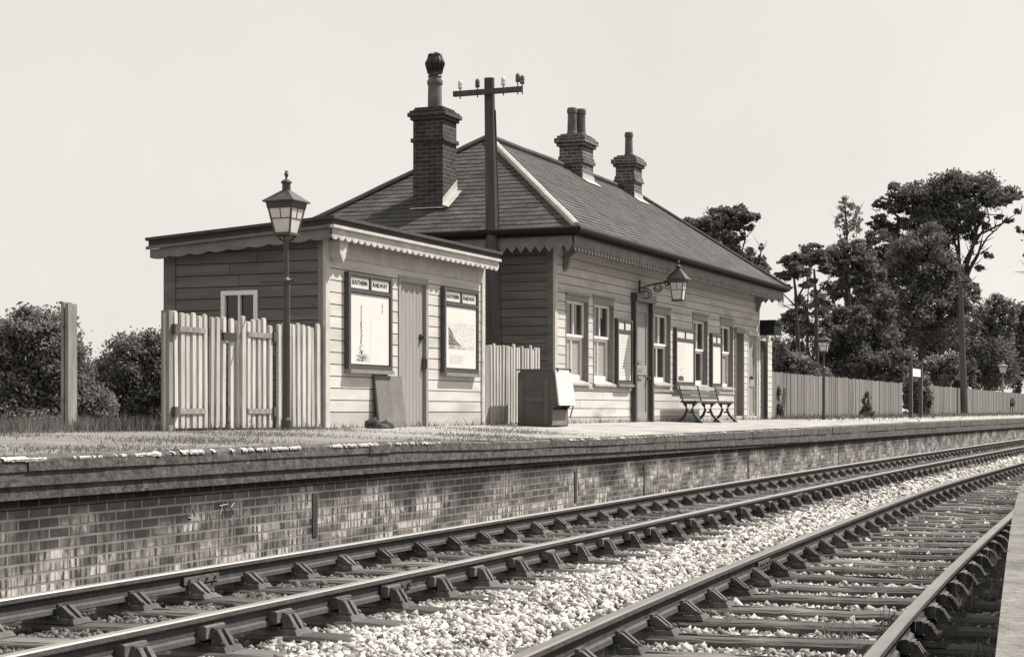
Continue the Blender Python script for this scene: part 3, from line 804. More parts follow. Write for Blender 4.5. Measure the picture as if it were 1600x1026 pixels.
def valance(mb, P, u0, u1, zt, zb, pitch, depth, thick, pointed=False, tone=1.0):
    """board with a scalloped lower edge; P(u, w, z)"""
    n = max(1, int(round((u1 - u0) / pitch))); pitch = (u1 - u0) / n; st = 6
    for k in range(n):
        tn = tone * rnd.gauss(1, .05)
        pts = []
        for q in range(st + 1):
            f_ = q / st; u = u0 + (k + f_) * pitch
            prof = (1 - abs(2 * f_ - 1)) if pointed else math.sin(math.pi * f_) ** .8
            pts.append((u, prof * depth))
        for q in range(st):
            (ua, da), (ub, db) = pts[q], pts[q + 1]
            zta, zba = zt(ua), zb(ua) + depth - da; ztb, zbb = zt(ub), zb(ub) + depth - db
            mb.quad([P(ua, 0, zba), P(ub, 0, zbb), P(ub, 0, ztb), P(ua, 0, zta)], tn)
            mb.quad([P(ub, thick, zbb), P(ua, thick, zba), P(ua, thick, zta), P(ub, thick, ztb)], tn)
            mb.quad([P(ua, thick, zba), P(ub, thick, zbb), P(ub, 0, zbb), P(ua, 0, zba)], tn)
m = MB()
valance(m, lambda u, w, z: (u, RY0 + .005 + w, z), RX0, RX1 - .03, lambda u: zf - .157, lambda u: 3.285, .185, .055, .03)
m.build('valance', M['trim'], shed, off=SO)
m = MB()
m.hull8([(RX0 - .035, RY0 + .021, rz(RY0) - .155), (RX0, RY0 + .021, rz(RY0) - .155), (RX0, RY1, zr - .155), (RX0 - .035, RY1, zr - .155), (RX0 - .035, RY0 + .021, rz(RY0) - .116), (RX0, RY0 + .021, rz(RY0) - .116), (RX0, RY1, zr - .116), (RX0 - .035, RY1, zr - .116)], .8)
valance(m, lambda u, w, z: (RX0 + .005 + w, u, z), RY0 + .036, RY1 - .04, lambda u: rz(u) - .157, lambda u: rz(u) - .295, .29, .028, .03)
m.build('end_valance', M['valance'], shed, off=SO)  # shade on the end eave put into a darker grey than the front valance
# carved bracket at the corner
m = MB(); bx = SX0 + .10
m.prism([(bx - .03, 3.30), (bx + .19, 3.30), (bx + .20, 3.20), (bx + .14, 3.16), (bx + .13, 3.10), (bx + .06, 3.02), (bx + .02, 3.08), (bx - .03, 3.14)], 'y', YB - .20, YB - .046)
m.build('eave_bracket', M['trim'], shed, off=SO)

# ---------------------------------------------------------------- station building
BX0, BX1, BY1 = FXc(865), FXc(1184.5), 15.2
EO = .65
EZ = 4.21
stn = thing('station_building', 'long weatherboard station building with slate hipped roof, sash windows and three chimneys', 'station building', (BX0, YB, ZB))
BO = (BX0, YB, ZB)
wins = [  # left, right, sash right, head y, sash top y, meeting rail y, sash bottom y, sill y, frosted lower light
    (882, 917.5, 908, 459, 470, 526, 585, 598, True),
    (925, 957, 949, 463, 476, 529, 587, 600, True),
    (1019, 1046, 1038, 479, 491, 540, 589, 600, False),
    (1080.5, 1104, 1098, 490, 501, 548, 594, 603, False),
    (1123.5, 1144, 1138, 497, 509, 552, 599, 606, True)]
ops, W_ = [], []
for (l_, r_, sr, hy, ty, my, by, sy, fr) in wins:
    xm = (l_ + r_) / 2
    a, b_ = FXc(l_), FXc(r_); z1, z0 = FZc(l_, hy), FZc(xm, sy - 2)
    ops.append((a, b_, z0, z1)); W_.append((a, b_, z0, z1, FZc(xm, ty), FZc(xm, my), FZc(xm, by), fr))
D1 = (FXc(987), FXc(1011), ZB - .1, FZc(985, 470))
D2 = (FXc(1147), FXc(1159), ZB - .1, FZc(1150, 520))
D3 = (FXc(1168), FXc(1181), ZB - .1, FZc(1172, 524))
doors = [D1, D2, D3]
wm = MB()
boards(wm, BX0, BX1, ZB + .10, 4.12, .158, lambda u, o, z: (u, YB - o, z), ops + doors, lap=.022)
wm.quad([(BX0, YB - .024, ZB - .05), (BX1, YB - .024, ZB - .05), (BX1, YB - .024, ZB + .10), (BX0, YB - .024, ZB + .10)], .75)
wm.build('front_wall', M['board'], stn, off=BO)
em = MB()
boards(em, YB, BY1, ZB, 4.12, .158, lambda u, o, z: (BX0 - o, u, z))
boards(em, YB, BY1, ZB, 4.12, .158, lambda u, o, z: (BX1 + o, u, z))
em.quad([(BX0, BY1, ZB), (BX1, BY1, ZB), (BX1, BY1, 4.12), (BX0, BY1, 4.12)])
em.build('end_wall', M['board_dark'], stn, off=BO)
m = MB(); m.box((BX0 - .03, YB - .04, ZB - .02), (BX0 + .09, YB, 4.1)); m.build('corner_board', M['trim'], stn, off=BO)
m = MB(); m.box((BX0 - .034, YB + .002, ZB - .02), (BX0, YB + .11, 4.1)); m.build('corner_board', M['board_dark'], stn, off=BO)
m = MB(); m.box((BX1 - .09, YB - .04, ZB - .02), (BX1 + .02, YB, 4.1)); m.build('corner_board', M['trim'], stn, off=BO)
m = MB()
segs = [(BX0 + .10, D1[0] - .1), (D1[1] + .1, D2[0] - .1)]
for a, b_ in segs:
    m.box((a, YB - .045, FZc(940, 606) - .03), (b_, YB - .022, FZc(940, 606) + .012), .7)
m.build('dado_rail', M['trim'], stn, off=BO)
RV = .085
for (a, b_, z0, z1, zt, zm, zb, fr) in W_:
    # lining and head (dark grey), then the sash deep in the opening, sill in front
    f = MB(); cw = .032
    f.box((a, YB - .03, z0), (a + cw, YB + RV + .05, z1), 1); f.box((b_ - cw, YB - .03, z0), (b_, YB + RV + .05, z1), 1)
    f.box((a + cw, YB - .031, zt), (b_ - cw, YB + RV + .05, z1), 1); f.box((a - .03, YB - .055, z1), (b_ + .03, YB - .002, z1 + .035), 1)
    wo_ = f.build('window', M['casing'], stn, off=BO)
    s_ = MB(); u0, u1 = a + cw, b_ - cw; uc = (u0 + u1) / 2; y0, y1 = YB + RV - .03, YB + RV + .01
    st = .05; gb_ = .018
    # upper sash (in front), lower sash (behind)
    for (za, zb2, yy, hb) in ((zm, zt, 0, .045), (zb - .09, zm, .035, .09)):
        s_.box((u0, y0 + yy, za), (u0 + st, y1 + yy, zb2)); s_.box((u1 - st, y0 + yy, za), (u1, y1 + yy, zb2))
        s_.box((u0 + st, y0 + yy, zb2 - .05), (u1 - st, y1 + yy, zb2)); s_.box((u0 + st, y0 + yy, za), (u1 - st, y1 + yy, za + hb))
        if not (fr and yy > 0): s_.box((uc - gb_, y0 + yy, za + hb), (uc + gb_, y1 + yy - .01, zb2 - .05))
        elif yy > 0: s_.box((uc - .014, y0 + yy + .004, za + hb), (uc + .014, y1 + yy - .01, zb2 - .05))
    s_.build('sash_frame', M['sash'], wo_, off=BO)
    p = MB(); p.box((u0 + .02, YB + RV, zm), (u1 - .02, YB + RV + .006, zt - .03)); p.build('upper_pane', M['glass'], wo_, off=BO)
    p = MB(); p.box((u0 + .02, YB + RV + .035, zb - .06), (u1 - .02, YB + RV + .041, zm - .02)); p.build('lower_pane', M['frost'] if fr else M['glass'], wo_, off=BO)
    sl_ = MB(); sl_.prism([(YB - .075, z0 - .07), (YB + RV - .02, z0 - .07), (YB + RV - .02, zb - .092), (YB - .075, z0 - .03)], 'x', a - .02, b_ + .02, .72)
    sl_.build('sill', M['trim'], wo_, off=BO)
# entrance door with a deep dark frame
def wall_door(op, dep, fmat, leafm, label=None, head=.16, jw=.10, setback=.03):
    a, b_, z0, z1 = op; z0 = ZB - .02
    m = MB()
    m.box((a - jw, YB - dep, z0), (a, YB + .10, z1)); m.box((b_, YB - dep, z0), (b_ + jw, YB + .10, z1))
    m.box((a - jw - .03, YB - dep - .04, z1), (b_ + jw + .03, YB + .1, z1 + head))
    fo = m.build('door_frame', fmat, stn, off=BO)
    d = MB(); y = YB - setback
    d.box((a, y + .02, z0), (b_, y + .04, z1), .9)
    w = (b_ - a)
    for (u0, u1, za, zb2) in ((0, .14, 0, 1), (.86, 1, 0, 1), (.14, .86, 0, .09), (.14, .86, .40, .48), (.14, .86, .92, 1)):
        d.box((a + u0 * w, y, z0 + za * (z1 - z0)), (a + u1 * w, y + .0195, z0 + zb2 * (z1 - z0)))
    do = d.build('door', leafm, stn, off=BO)
    return do, fo
do, _ = wall_door(D1, .12, M['darkpaint'], M['doorgrey'])
m = MB(); hx = D1[1] - .1; hz = FZc(996, 590); m.tube([(hx, YB - .1, hz), (hx, YB - .03, hz)], .03, 8); m.build('door_handle', M['iron'], do, off=BO)
m = MB()
for q, zz in enumerate((566, 578, 589)):
    hz = FZc(996, zz); m.box((D1[0] + .33, YB - .036, hz - .04), (D1[0] + .60, YB - .031, hz + .035))
m.build('door_notice', M['casing'], do, off=BO)
do, _ = wall_door(D2, .05, M['casing'], M['doorgrey'], head=.12, jw=.05, setback=-.10)
do, _ = wall_door(D3, .03, M['trim'], M['doorgrey'], head=.10, jw=.07, setback=-.02)
m = MB(); hx = D3[0] + .35; hz = FZc(1174, 590); m.tube([(hx, YB - .05, hz), (hx, YB + .02, hz)], .04, 8); m.build('door_handle', M['iron'], do, off=BO)

# slates
AX0, AX1 = 30.55, PX(1228, YB - EO) - 3.35
EX0, EX1, EY0, EY1 = BX0 - EO, PX(1228, YB - EO), YB - EO, BY1 + EO
AY, AZ = (EY0 + EY1) / 2, 6.31
def clip(poly, a, b, c):                     # keep a*u + b*v <= c
    out = []
    for k in range(len(poly)):
        p, q = poly[k], poly[(k + 1) % len(poly)]
        fp, fq = a * p[0] + b * p[1] - c, a * q[0] + b * q[1] - c
        if fp <= 0: out.append(p)
        if (fp < 0) != (fq < 0) and fp != fq:
            t = fp / (fp - fq); out.append((p[0] + t * (q[0] - p[0]), p[1] + t * (q[1] - p[1])))
    return out
roof = MB()
def slope(pA, pB, pC, pD, slate_w=.25, gauge=.155):
    """eave pA->pB, ridge pD->pC (pD above pA)"""
    pA, pB, pC, pD = map(Vector, (pA, pB, pC, pD))
    u = (pB - pA).normalized(); nrm = u.cross(pD - pA).normalized()
    if nrm.z < 0: nrm = -nrm
    vdir = nrm.cross(u).normalized()
    if vdir.z < 0: vdir = -vdir
    L = (pB - pA).length; H = (pD - pA).dot(vdir)
    uD, uC = (pD - pA).dot(u), (pC - pA).dot(u)
    rows = int(H / gauge) + 1
    for r in range(rows):
        v0, v1 = r * gauge, min((r + 1) * gauge, H + .02)
        k = -1 if r % 2 else 0
        x = (-.5 * slate_w if r % 2 else 0)
        while x < L:
            tn = max(.55, rnd.gauss(1, .10)); lift = .008 + abs(rnd.gauss(0, .002)); dv = rnd.gauss(0, .006)
            poly = [(x + .003, v0 + dv), (x + slate_w - .003, v0 + dv), (x + slate_w - .003, v1 + .01), (x + .003, v1 + .01)]
            poly = clip(poly, -1, uD / H, 0)                          # left hip: u >= uD*v/H
            poly = clip(poly, 1, (L - uC) / H, L)
            if len(poly) > 2:
                P3 = [pA + u * p + vdir * q + nrm * (lift * max(0, 1 - (q - v0) / gauge) + .004) for p, q in poly]
                roof.quad(P3, tn)
                e = [p for p in poly if abs(p[1] - (v0 + dv)) < 1e-6]
                if len(e) == 2:
                    e0, e1 = sorted(e)
                    q0, q1 = pA + u * e0[0] + vdir * e0[1], pA + u * e1[0] + vdir * e1[1]
                    roof.quad([q0 - nrm * .004, q1 - nrm * .004, q1 + nrm * (lift + .004), q0 + nrm * (lift + .004)], .6)
            x += slate_w
    for (a, b_, c_, d_) in ((pA, pB, pC, pD),):
        roof.quad([a - nrm * .02, b_ - nrm * .02, c_ - nrm * .02, d_ - nrm * .02], .5)
A0, A1 = (AX0, AY, AZ), (AX1, AY, AZ)
c00, c10, c11, c01 = (EX0, EY0, EZ), (EX1, EY0, EZ), (EX1, EY1, EZ), (EX0, EY1, EZ)
slope(c00, c10, A1, A0); slope(c01, c00, A0, A0); slope(c11, c01, A0, A1); slope(c10, c11, A1, A1)
rf = roof.build('roof', M['slate'], stn, off=BO)
def roll(mb, a, b_, r, tone=1.0):
    a, b_ = Vector(a), Vector(b_); n = max(2, int((b_ - a).length / .45))
    mb.tube([a + (b_ - a) * k / n + Vector((0, 0, rnd.gauss(0, .004))) for k in range(n + 1)], r, 8, tone)
m = MB(); up = Vector((0, 0, .03))
roll(m, Vector(c00) + up, Vector(A0) + up, .068)
m.build('hip_flashing', M['lead'], rf, off=BO)
m = MB()
roll(m, Vector(A0) + up, Vector(A1) + up, .075, .8); roll(m, Vector(c10) + up, Vector(A1) + up, .055, .9); roll(m, Vector(c01) + up, Vector(A0) + up, .06, .7); roll(m, Vector(c11) + up, Vector(A1) + up, .06, .8)
m.build('ridge_tiles', M['slate'], rf, off=BO)
# gutter, soffit and saw-edged valance
m = MB()
m.tube([(EX0 - .06, EY0 - .05, EZ - .04), (EX1 + .06, EY0 - .05, EZ - .055)], .06, 10); m.tube([(EX0 - .05, EY0 - .06, EZ - .045), (EX0 - .05, EY1 + .06, EZ - .045)], .06, 10)
m.tube([(EX1 + .05, EY0 - .06, EZ - .05), (EX1 + .05, EY1, EZ - .05)], .055, 8)
m.box((EX0 - .012, EY0 - .012, EZ - .14), (EX1 + .012, EY0 + .012, EZ - .01)); m.box((EX0 - .012, EY0 + .013, EZ - .14), (EX0 + .012, EY1, EZ - .01)); m.box((EX1 - .012, EY0 + .013, EZ - .14), (EX1 + .012, EY1, EZ - .01))
m.build('gutter', M['gutter'], stn, off=BO)
m = MB(); m.box((EX0 + .015, EY0 + .015, EZ - .10), (EX1 - .015, YB - .025, EZ - .085)); m.box((EX0 + .015, YB - .024, EZ - .10), (BX0 - .024, EY1, EZ - .085)); m.box((BX1 + .024, YB - .024, EZ - .10), (EX1 - .015, EY1, EZ - .085))
m.build('soffit', M['valance'], stn, off=BO)
m = MB()
valance(m, lambda u, w, z: (u, EY0 + .05 + w, z), EX0 + .05, EX1 - .05, lambda u: EZ - .10, lambda u: EZ - .40, .17, .13, .022, True)
m.build('valance', M['valance'], stn, off=BO)
m = MB()
valance(m, lambda u, w, z: (EX0 + .05 + w, u, z), EY0 + .08, EY1 - .05, lambda u: EZ - .10, lambda u: EZ - .40, .17, .11, .022, True)
valance(m, lambda u, w, z: (EX1 - .07 + w, u, z), EY0 + .08, EY1 - .05, lambda u: EZ - .10, lambda u: EZ - .40, .17, .11, .022, True)
m.build('end_valance', M['valance'], stn, off=BO)
for xx in (BX0 + .45, BX1 - .3):
    m = MB(); m.prism([(YB - .045, 3.55), (YB - .10, 3.60), (YB - .16, 3.80), (YB - .42, 3.98), (YB - .42, 4.10), (YB - .045, 4.10)], 'x', xx - .05, xx + .05)
    m.build('eave_bracket', M['casing'], stn, off=BO)
# side annexe at the far end with its flat dark hood and door
AXE = FXc(1205); HDX = PX(1221, YB - .40)
m = MB()
boards(m, BX1 + .03, AXE, ZB, 2.90, .158, lambda u, o, z: (u, YB - o, z), [(FXc(1187), FXc(1198.5), 0, FZc(1190, 531))], lap=.022)
m.box((BX1 + .03, YB + .02, ZB), (FXc(1187), YB + .5, 2.9), .9); m.box((AXE - .1, YB + .001, ZB), (AXE, YB + 3, 2.9), .9)
m.build('annexe_wall', M['board'], stn, off=BO)
m = MB(); m.box((FXc(1187), YB + .06, ZB), (FXc(1198.5), YB + .10, FZc(1190, 531)), .35); m.build('annexe_door', M['cabinet'], stn, off=BO)
m = MB(); m.box((BX1 + .05, YB - .40, FZc(1190, 523)), (HDX, YB + 2.6, FZc(1190, 506))); m.box((BX1 + .02, YB - .44, FZc(1190, 506) + .001), (HDX + .05, YB + 2.6, FZc(1190, 501))); m.build('annexe_hood', M['gutter'], stn, off=BO)
m = MB(); m.prism([(BX1 + .1, FZc(1190, 524)), (BX1 + .1, FZc(1190, 531)), (FXc(1192), FZc(1190, 526.5)), (FXc(1198), FZc(1190, 533)), (FXc(1200), FZc(1190, 524))], 'y', YB - .08, YB - .03); m.build('annexe_bracket', M['trim'], stn, off=BO)

# chimneys
def chimney(x0, x1, y0, y1, zbase, ztop, pots, potz, fl, mk, sets):
    m = MB()
    m.brickbox((x0, y0, zbase), (x1, y1, ztop - .02))
    for (dz0, dz1, pr) in sets: m.brickbox((x0 - pr, y0 - pr, ztop + dz0), (x1 + pr, y1 + pr, ztop + dz1))
    m.brickbox((x0 + .02, y0 + .02, ztop - .0201), (x1 - .02, y1 - .02, ztop + .012))
    ch = m.build('chimney', M[mk], rf, off=BO)
    for (px_, py_, r, kind, pz) in pots:
        p = MB()
        if kind == 'globe':
            p.lathe((px_, py_, ztop), [(.14, 0), (.13, .05), (.125, .44), (.14, .46), (.145, .50), (.135, .54), (.118, .56), (.112, .62), (.125, .70)], 16, 1.15)
            po = p.build('chimney_pot', M['pot'], ch, smooth=False, off=BO)
            q = MB(); prof = [(.13 + .0, .60)]
            for k in range(9):
                t = -1.0 + 2.55 * k / 8; prof.append((.165 * math.cos(t), .84 + .19 * math.sin(t)))
            i0 = len(q.v); q.lathe((px_, py_, ztop), prof, 18, .25)
            for k in range(14):
                a = 2 * math.pi * k / 14
                q.tube([(px_ + math.cos(a) * .12, py_ + math.sin(a) * .12, ztop + .66), (px_ + math.cos(a) * .172, py_ + math.sin(a) * .172, ztop + .84), (px_ + math.cos(a) * .11, py_ + math.sin(a) * .11, ztop + 1.0), (px_, py_, ztop + 1.045)], .018, 5, .3)
            q.build('spark_cage', M['iron'], ch, off=BO)
        else:
            p.lathe((px_, py_, ztop), [(r * 1.12, 0), (r * 1.12, .06), (r, .09), (r * .92, pz * .8), (r * 1.08, pz * .82), (r * 1.08, pz * .93), (r * .95, pz), (r * .7, pz), (r * .7, pz - .1)], 14, 1.0)
            p.build('chimney_pot', M['pot'], ch, off=BO)
    if fl:
        f = MB()
        for quadp in fl: f.quad(quadp)
        f.build('lead_flashing', M['lead'], ch, off=BO)
def hipz(X): return EZ + (AZ - EZ) * (X - EX0) / (AX0 - EX0)
cx0 = 28.30; cy0 = cx0 / RR(692) ; cy1 = cx0 / RR(645.5)
ctop = CAMZ + (HZ - 166) * (cx0 * S + cy0 * C) / F
z0_, z1_ = hipz(cx0), hipz(cx0 + .58)
chimney(cx0, cx0 + .60, cy0, cy1, 4.3, ctop, [(cx0 + .3, (cy0 + cy1) / 2, .15, 'globe', .7)], 0,
        [[(cx0 - .02, cy0 - .02, z0_ + .02), (cx0 - .02, cy1 + .02, z0_ + .02), (cx0 - .09, cy1 + .04, z0_ - .01), (cx0 - .09, cy0 - .1, z0_ - .01)],
         [(cx0 - .02, cy0 - .006, z0_), (cx0 + .62, cy0 - .006, z1_), (cx0 + .62, cy0 - .006, z1_ + .18), (cx0 - .02, cy0 - .006, z0_ + .18)],
         [(cx0 - .10, cy0 - .16, z0_ - .005), (cx0 + .75, cy0 - .16, z1_ + .10), (cx0 + .66, cy0 - .004, z1_ + .06), (cx0 - .05, cy0 - .004, z0_ + .05)]],
        'chim', [(-.62, -.55, .035), (-.22, -.16, .04), (-.16, -.09, .08), (-.09, -.05, .05)])
def ridge_chim(xl, xr, ybot, ytop, xf, pots, mk='chim_pale'):
    Y0 = AY - .33; X0 = RR(xr) * Y0; Y1 = X0 / RR(xl); X1 = RR(xf) * Y0
    zt = CAMZ + (HZ - ytop) * (X0 * S + Y0 * C) / F
    zl = AZ - .33 * (AZ - EZ) / (AY - EY0)
    chimney(X0, X1, Y0, Y1, 5.6, zt, [(X0 + fx * (X1 - X0), Y0 + fy * (Y1 - Y0), r, 'pot', pz) for fx, fy, r, pz in pots], 0,
            [[(X0 - .02, Y0 - .012, zl - .02), (X1 + .05, Y0 - .012, zl - .02), (X1 + .05, Y0 - .012, zl + .13), (X0 - .02, Y0 - .012, zl + .13)],
             [(X0 - .06, Y0 - .16, zl - .08), (X1 + .12, Y0 - .16, zl - .08), (X1 + .12, Y0 - .01, zl + .03), (X0 - .06, Y0 - .01, zl + .03)]],
            mk, [(-.62, -.55, .04), (-.55, -.48, .02), (-.26, -.19, .05), (-.19, -.09, .09), (-.09, -.03, .04)])
ridge_chim(874, 910, 285, 208, 927, [(.36, .62, .105, .60), (.66, .38, .105, .60)])
ridge_chim(962, 991, 310, 242, 1003, [(.5, .5, .095, .58)])

# wall lantern on a scrolled bracket
def lantern(parent, c, zs, we, wt, wb, sc=1.0, off=None, mats=None):
    """c centre; zs = (glass bottom, glass top, eave, roof top, cap bottom, cap top, finial)"""
    gb, gt, ev, rt, cb0, ct, fi = zs
    x, y = c; R2 = math.sqrt(2); r4 = math.pi / 4
    m = MB()
    m.lathe((x, y, 0), [(we / 2 * R2, ev), (we / 2 * R2, ev + .015), (rt[1] * R2, rt[0])], 4, rot=r4)
    m.lathe((x, y, 0), [(wt / 2 * R2 * 1.06, gt), (we / 2 * R2 * .86, ev - .001)], 4, rot=r4)
    m.lathe((x, y, 0), [(rt[1] * 1.1, rt[0] - .01), (rt[1] * 1.05, cb0), (rt[1] * 1.45, cb0 + .01), (rt[1] * 1.3, cb0 + .03), (rt[1] * .5, ct), (.012, ct + .015), (.022, ct + .045), (.028, ct + .065), (.016, ct + .085), (.02, ct + .10), (.004, fi)], 10)
    for k in (0, 1, 2, 3):
        sx, sy = (1, 1, -1, -1)[k], (1, -1, -1, 1)[k]
        m.tube([(x + sx * wb / 2, y + sy * wb / 2, gb - .01), (x + sx * wt / 2, y + sy * wt / 2, gt + .02)], .013, 4)
    m.lathe((x, y, 0), [(wb / 2 * R2 * 1.2, gb - .035), (wb / 2 * R2 * 1.2, gb - .005)], 4, rot=r4)
    zq = gb + (gt - gb) * .58; wq = wb + (wt - wb) * .58
    for (ax, ay, bx_, by_) in ((-1, -1, -1, 1), (-1, -1, 1, -1)):
        m.tube([(x + ax * wq / 2, y + ay * wq / 2, zq), (x + bx_ * wq / 2, y + by_ * wq / 2, zq)], .006, 4)
        m.tube([(x + (ax + bx_) / 2 * wq / 2, y + (ay + by_) / 2 * wq / 2, zq), (x + (ax + bx_) / 2 * wt / 2, y + (ay + by_) / 2 * wt / 2, gt)], .006, 4)
    lo = m.build('lantern', M['lamp_iron'], parent, off=off)
    g = MB(); i_ = .985
    g.lathe((x, y, 0), [(wb / 2 * R2 * i_, gb), (wt / 2 * R2 * i_, gt)], 4, rot=r4)
    g.build('lantern_glass', M['lampglass'], lo, off=off)
    return lo
LX = FXc(997); LY = LX / RR(1060)
wl_ = thing('wall_lantern', 'square glass lantern on a scrolled iron bracket above the station door', 'lantern', (LX, YB, 3.4))
LO = (LX, YB, 3.4)
dL = LX * S + LY * C
zl = lambda y: CAMZ + (HZ - y) * dL / F
lantern(wl_, (LX, LY), (zl(468), zl(442), zl(437), (zl(420), .04), zl(418), zl(414), zl(410)), .40, .27, .19, off=LO)
m = MB(); zb_ = FZc(997, 452)
m.box((LX - .03, YB - .05, FZc(997, 466)), (LX + .03, YB - .022, FZc(997, 438)))
m.tube([(LX, YB - .04, zb_ + .02), (LX, YB - .35, zb_ + .10), (LX, LY, zl(438))], .018, 6)
def scroll(cy_, cz, r, d):
    m.tube([(LX, cy_ + math.cos(a) * r * (1 - a / 16), cz + d * math.sin(a) * r * (1 - a / 16)) for a in [k * .45 for k in range(24)]], .014, 5)
scroll(YB - .18, zb_ - .10, .12, 1); scroll(YB - .42, zb_ + .03, .10, -1); scroll(YB - .60, zb_ + .10, .06, 1)
m.build('bracket', M['iron'], wl_, off=LO)

# ---------------------------------------------------------------- poster cases
def text(body, size, loc, parent, off, mt, extr=.002, name='lettering', width=None):
    cu = bpy.data.curves.new(name, 'FONT'); cu.body = body; cu.size = size; cu.extrude = extr
    cu.align_x = 'CENTER'; cu.align_y = 'CENTER'
    o = bpy.data.objects.new(name, cu); COL.objects.link(o)
    o.rotation_euler = (math.pi / 2, 0, 0); cu.materials.append(mt)
    o.parent = parent; o.location = Vector(loc) - Vector(off)
    if width:
        bpy.context.view_layer.update(); w = o.dimensions.x
        if w > 0: o.scale = (width / w, 1, 1)
    me = bpy.data.meshes.new_from_object(o.evaluated_get(bpy.context.evaluated_depsgraph_get()))
    m2 = bpy.data.objects.new(name, me); COL.objects.link(m2); m2.parent = parent
    m2.location, m2.rotation_euler, m2.scale = o.location, o.rotation_euler, o.scale
    bpy.data.objects.remove(o)
    return m2
def poster_case(xl, xr, yt, yb, label, heads, art, dep=.07, shelf=True):
    a, b_ = FXc(xl), FXc(xr); z1, z0 = FZc((xl + xr) / 2, yt), FZc((xl + xr) / 2, yb)
    t = thing('poster_case', label, 'poster case', (a, YB, z0)); off = (a, YB, z0)
    y0, y1 = YB - .024 - dep, YB - .0235
    fw = .06; hb = .22
    f = MB()
    f.box((a, y0, z0), (a + fw, y1, z1)); f.box((b_ - fw, y0, z0), (b_, y1, z1)); f.box((a + fw, y0, z1 - .045), (b_ - fw, y1, z1)); f.box((a + fw, y0, z0), (b_ - fw, y1, z0 + .06))
    f.box((a + fw, y0 + .002, z1 - .045 - hb), (b_ - fw, y1, z1 - .045 - hb + .05)); f.box((a + fw, y1 - .012, z0 + .06), (b_ - fw, y1, z1 - .045))
    f.box(((a + b_) / 2 - .02, y0 + .004, z1 - .045 - hb + .05), ((a + b_) / 2 + .02, y1 - .0125, z1 - .0455))
    f.build('case_frame', M['case'], t, off=off)
    if shelf:
        f = MB(); f.box((a - .0, y0 - .03, z0 - .05), (b_ + .0, y1, z0 - .001)); f.build('case_sill', M['casing'], t, off=off)
    ym = y0 + .022
    for q, wd in enumerate(heads):
        u0, u1 = (a + fw + .015, (a + b_) / 2 - .03) if q == 0 else ((a + b_) / 2 + .03, b_ - fw - .015)
        h0, h1 = z1 - .045 - hb + .06, z1 - .055
        p = MB(); p.box((u0, ym, h0), (u1, y1 - .013, h1)); po = p.build('header_plate', M['enamel'], t, off=off)
        if wd: text(wd, .085, ((u0 + u1) / 2, ym - .003, (h0 + h1) / 2), po, off, M['inkdark'], width=(u1 - u0) * .80)
    p = MB(); P0, P1, Q0, Q1 = a + fw + .01, b_ - fw - .01, z0 + .075, z1 - .045 - hb - .01
    p.box((P0, ym, Q0), (P1, y1 - .013, Q1)); po = p.build('poster', M['paper'], t, off=off)
    if art:
        g = MB(); gd = MB()
        art(g, gd, lambda u, v, k=0: (P0 + u * (P1 - P0), ym - .002 - k * .0015, Q0 + v * (Q1 - Q0)))
        if g.v: g.build('poster_print', M['ink'], po, off=off)
        if gd.v: gd.build('poster_print', M['inkdark'], po, off=off)
    return t
def art_tower(g, gd, A):
    r = random.Random(3)
    g.quad([A(.235, .04), A(.325, .04), A(.30, .30), A(.288, .62), A(.283, .86), A(.277, .86), A(.272, .62), A(.26, .30)], 1.3)
    for k in range(60):                      # faint tapering column of specks, wider at its foot
        v = .05 + .80 * k / 60; w = .02 + .16 * max(0, (.32 - v)) 
        for q in range(1 + int(max(0, .30 - v) * 18)):
            u = .28 + r.uniform(-w, w) * (1 + 1.2 * (v < .3)); s_ = r.uniform(.006, .018)
            (g if r.random() < .8 else gd).quad([A(u - s_, v - .006), A(u + s_, v - .006), A(u + s_, v + .006), A(u - s_, v + .006)])
    for k in range(5): g.quad([A(.14 + .02 * k, .12 - .02 * k), A(.46 + .01 * k, .12 - .02 * k), A(.46 + .01 * k, .126 - .02 * k), A(.14 + .02 * k, .126 - .02 * k)])
    for k in range(5):
        v = .88 - .03 * k; gd.quad([A(.80, v), A(.83 + .02 * (k % 2), v), A(.83, v + .012), A(.81, v + .012)])
    for k in range(30): g.quad([A(.515, .05 + .02 * k), A(.522, .05 + .02 * k), A(.522, .06 + .02 * k), A(.515, .06 + .02 * k)])
def art_coast(g, gd, A):
    r = random.Random(8)
    g.quad([A(.09, .305, -1), A(.95, .305, -1), A(.95, .74, -1), A(.09, .74, -1)], 1.35)
    gd.quad([A(.10, .66, -.5), A(.10, .37, -.5), A(.50, .37, -.5), A(.32, .46, -.5), A(.18, .60, -.5)], 2.2)
    for k in range(900):
        u, v = .10 + .84 * r.random(), .31 + .42 * r.random()
        cliff = v < .70 - 1.15 * (u - .10) if u < .35 else v < .42 - .35 * (u - .35)
        sea = v < .36
        p = .9 if cliff else (.55 if sea else .10)
        if r.random() < p:
            q = r.uniform(.006, .016); (gd if cliff and r.random() < .55 else g).quad([A(u - q, v - .005), A(u + q, v - .005), A(u + q, v + .005), A(u - q, v + .005)])
    for k in range(5): g.quad([A(.12, .20 - .03 * k), A(.5 + .3 * r.random(), .20 - .03 * k), A(.5, .206 - .03 * k), A(.12, .206 - .03 * k)])
def art_text(g, gd, A):
    r = random.Random(9)
    for k in range(14):
        v = .92 - .062 * k; a = .12 + .05 * r.random(); b_ = .65 + .25 * r.random()
        g.quad([A(a, v), A(b_, v), A(b_, v + .012), A(a, v + .012)])
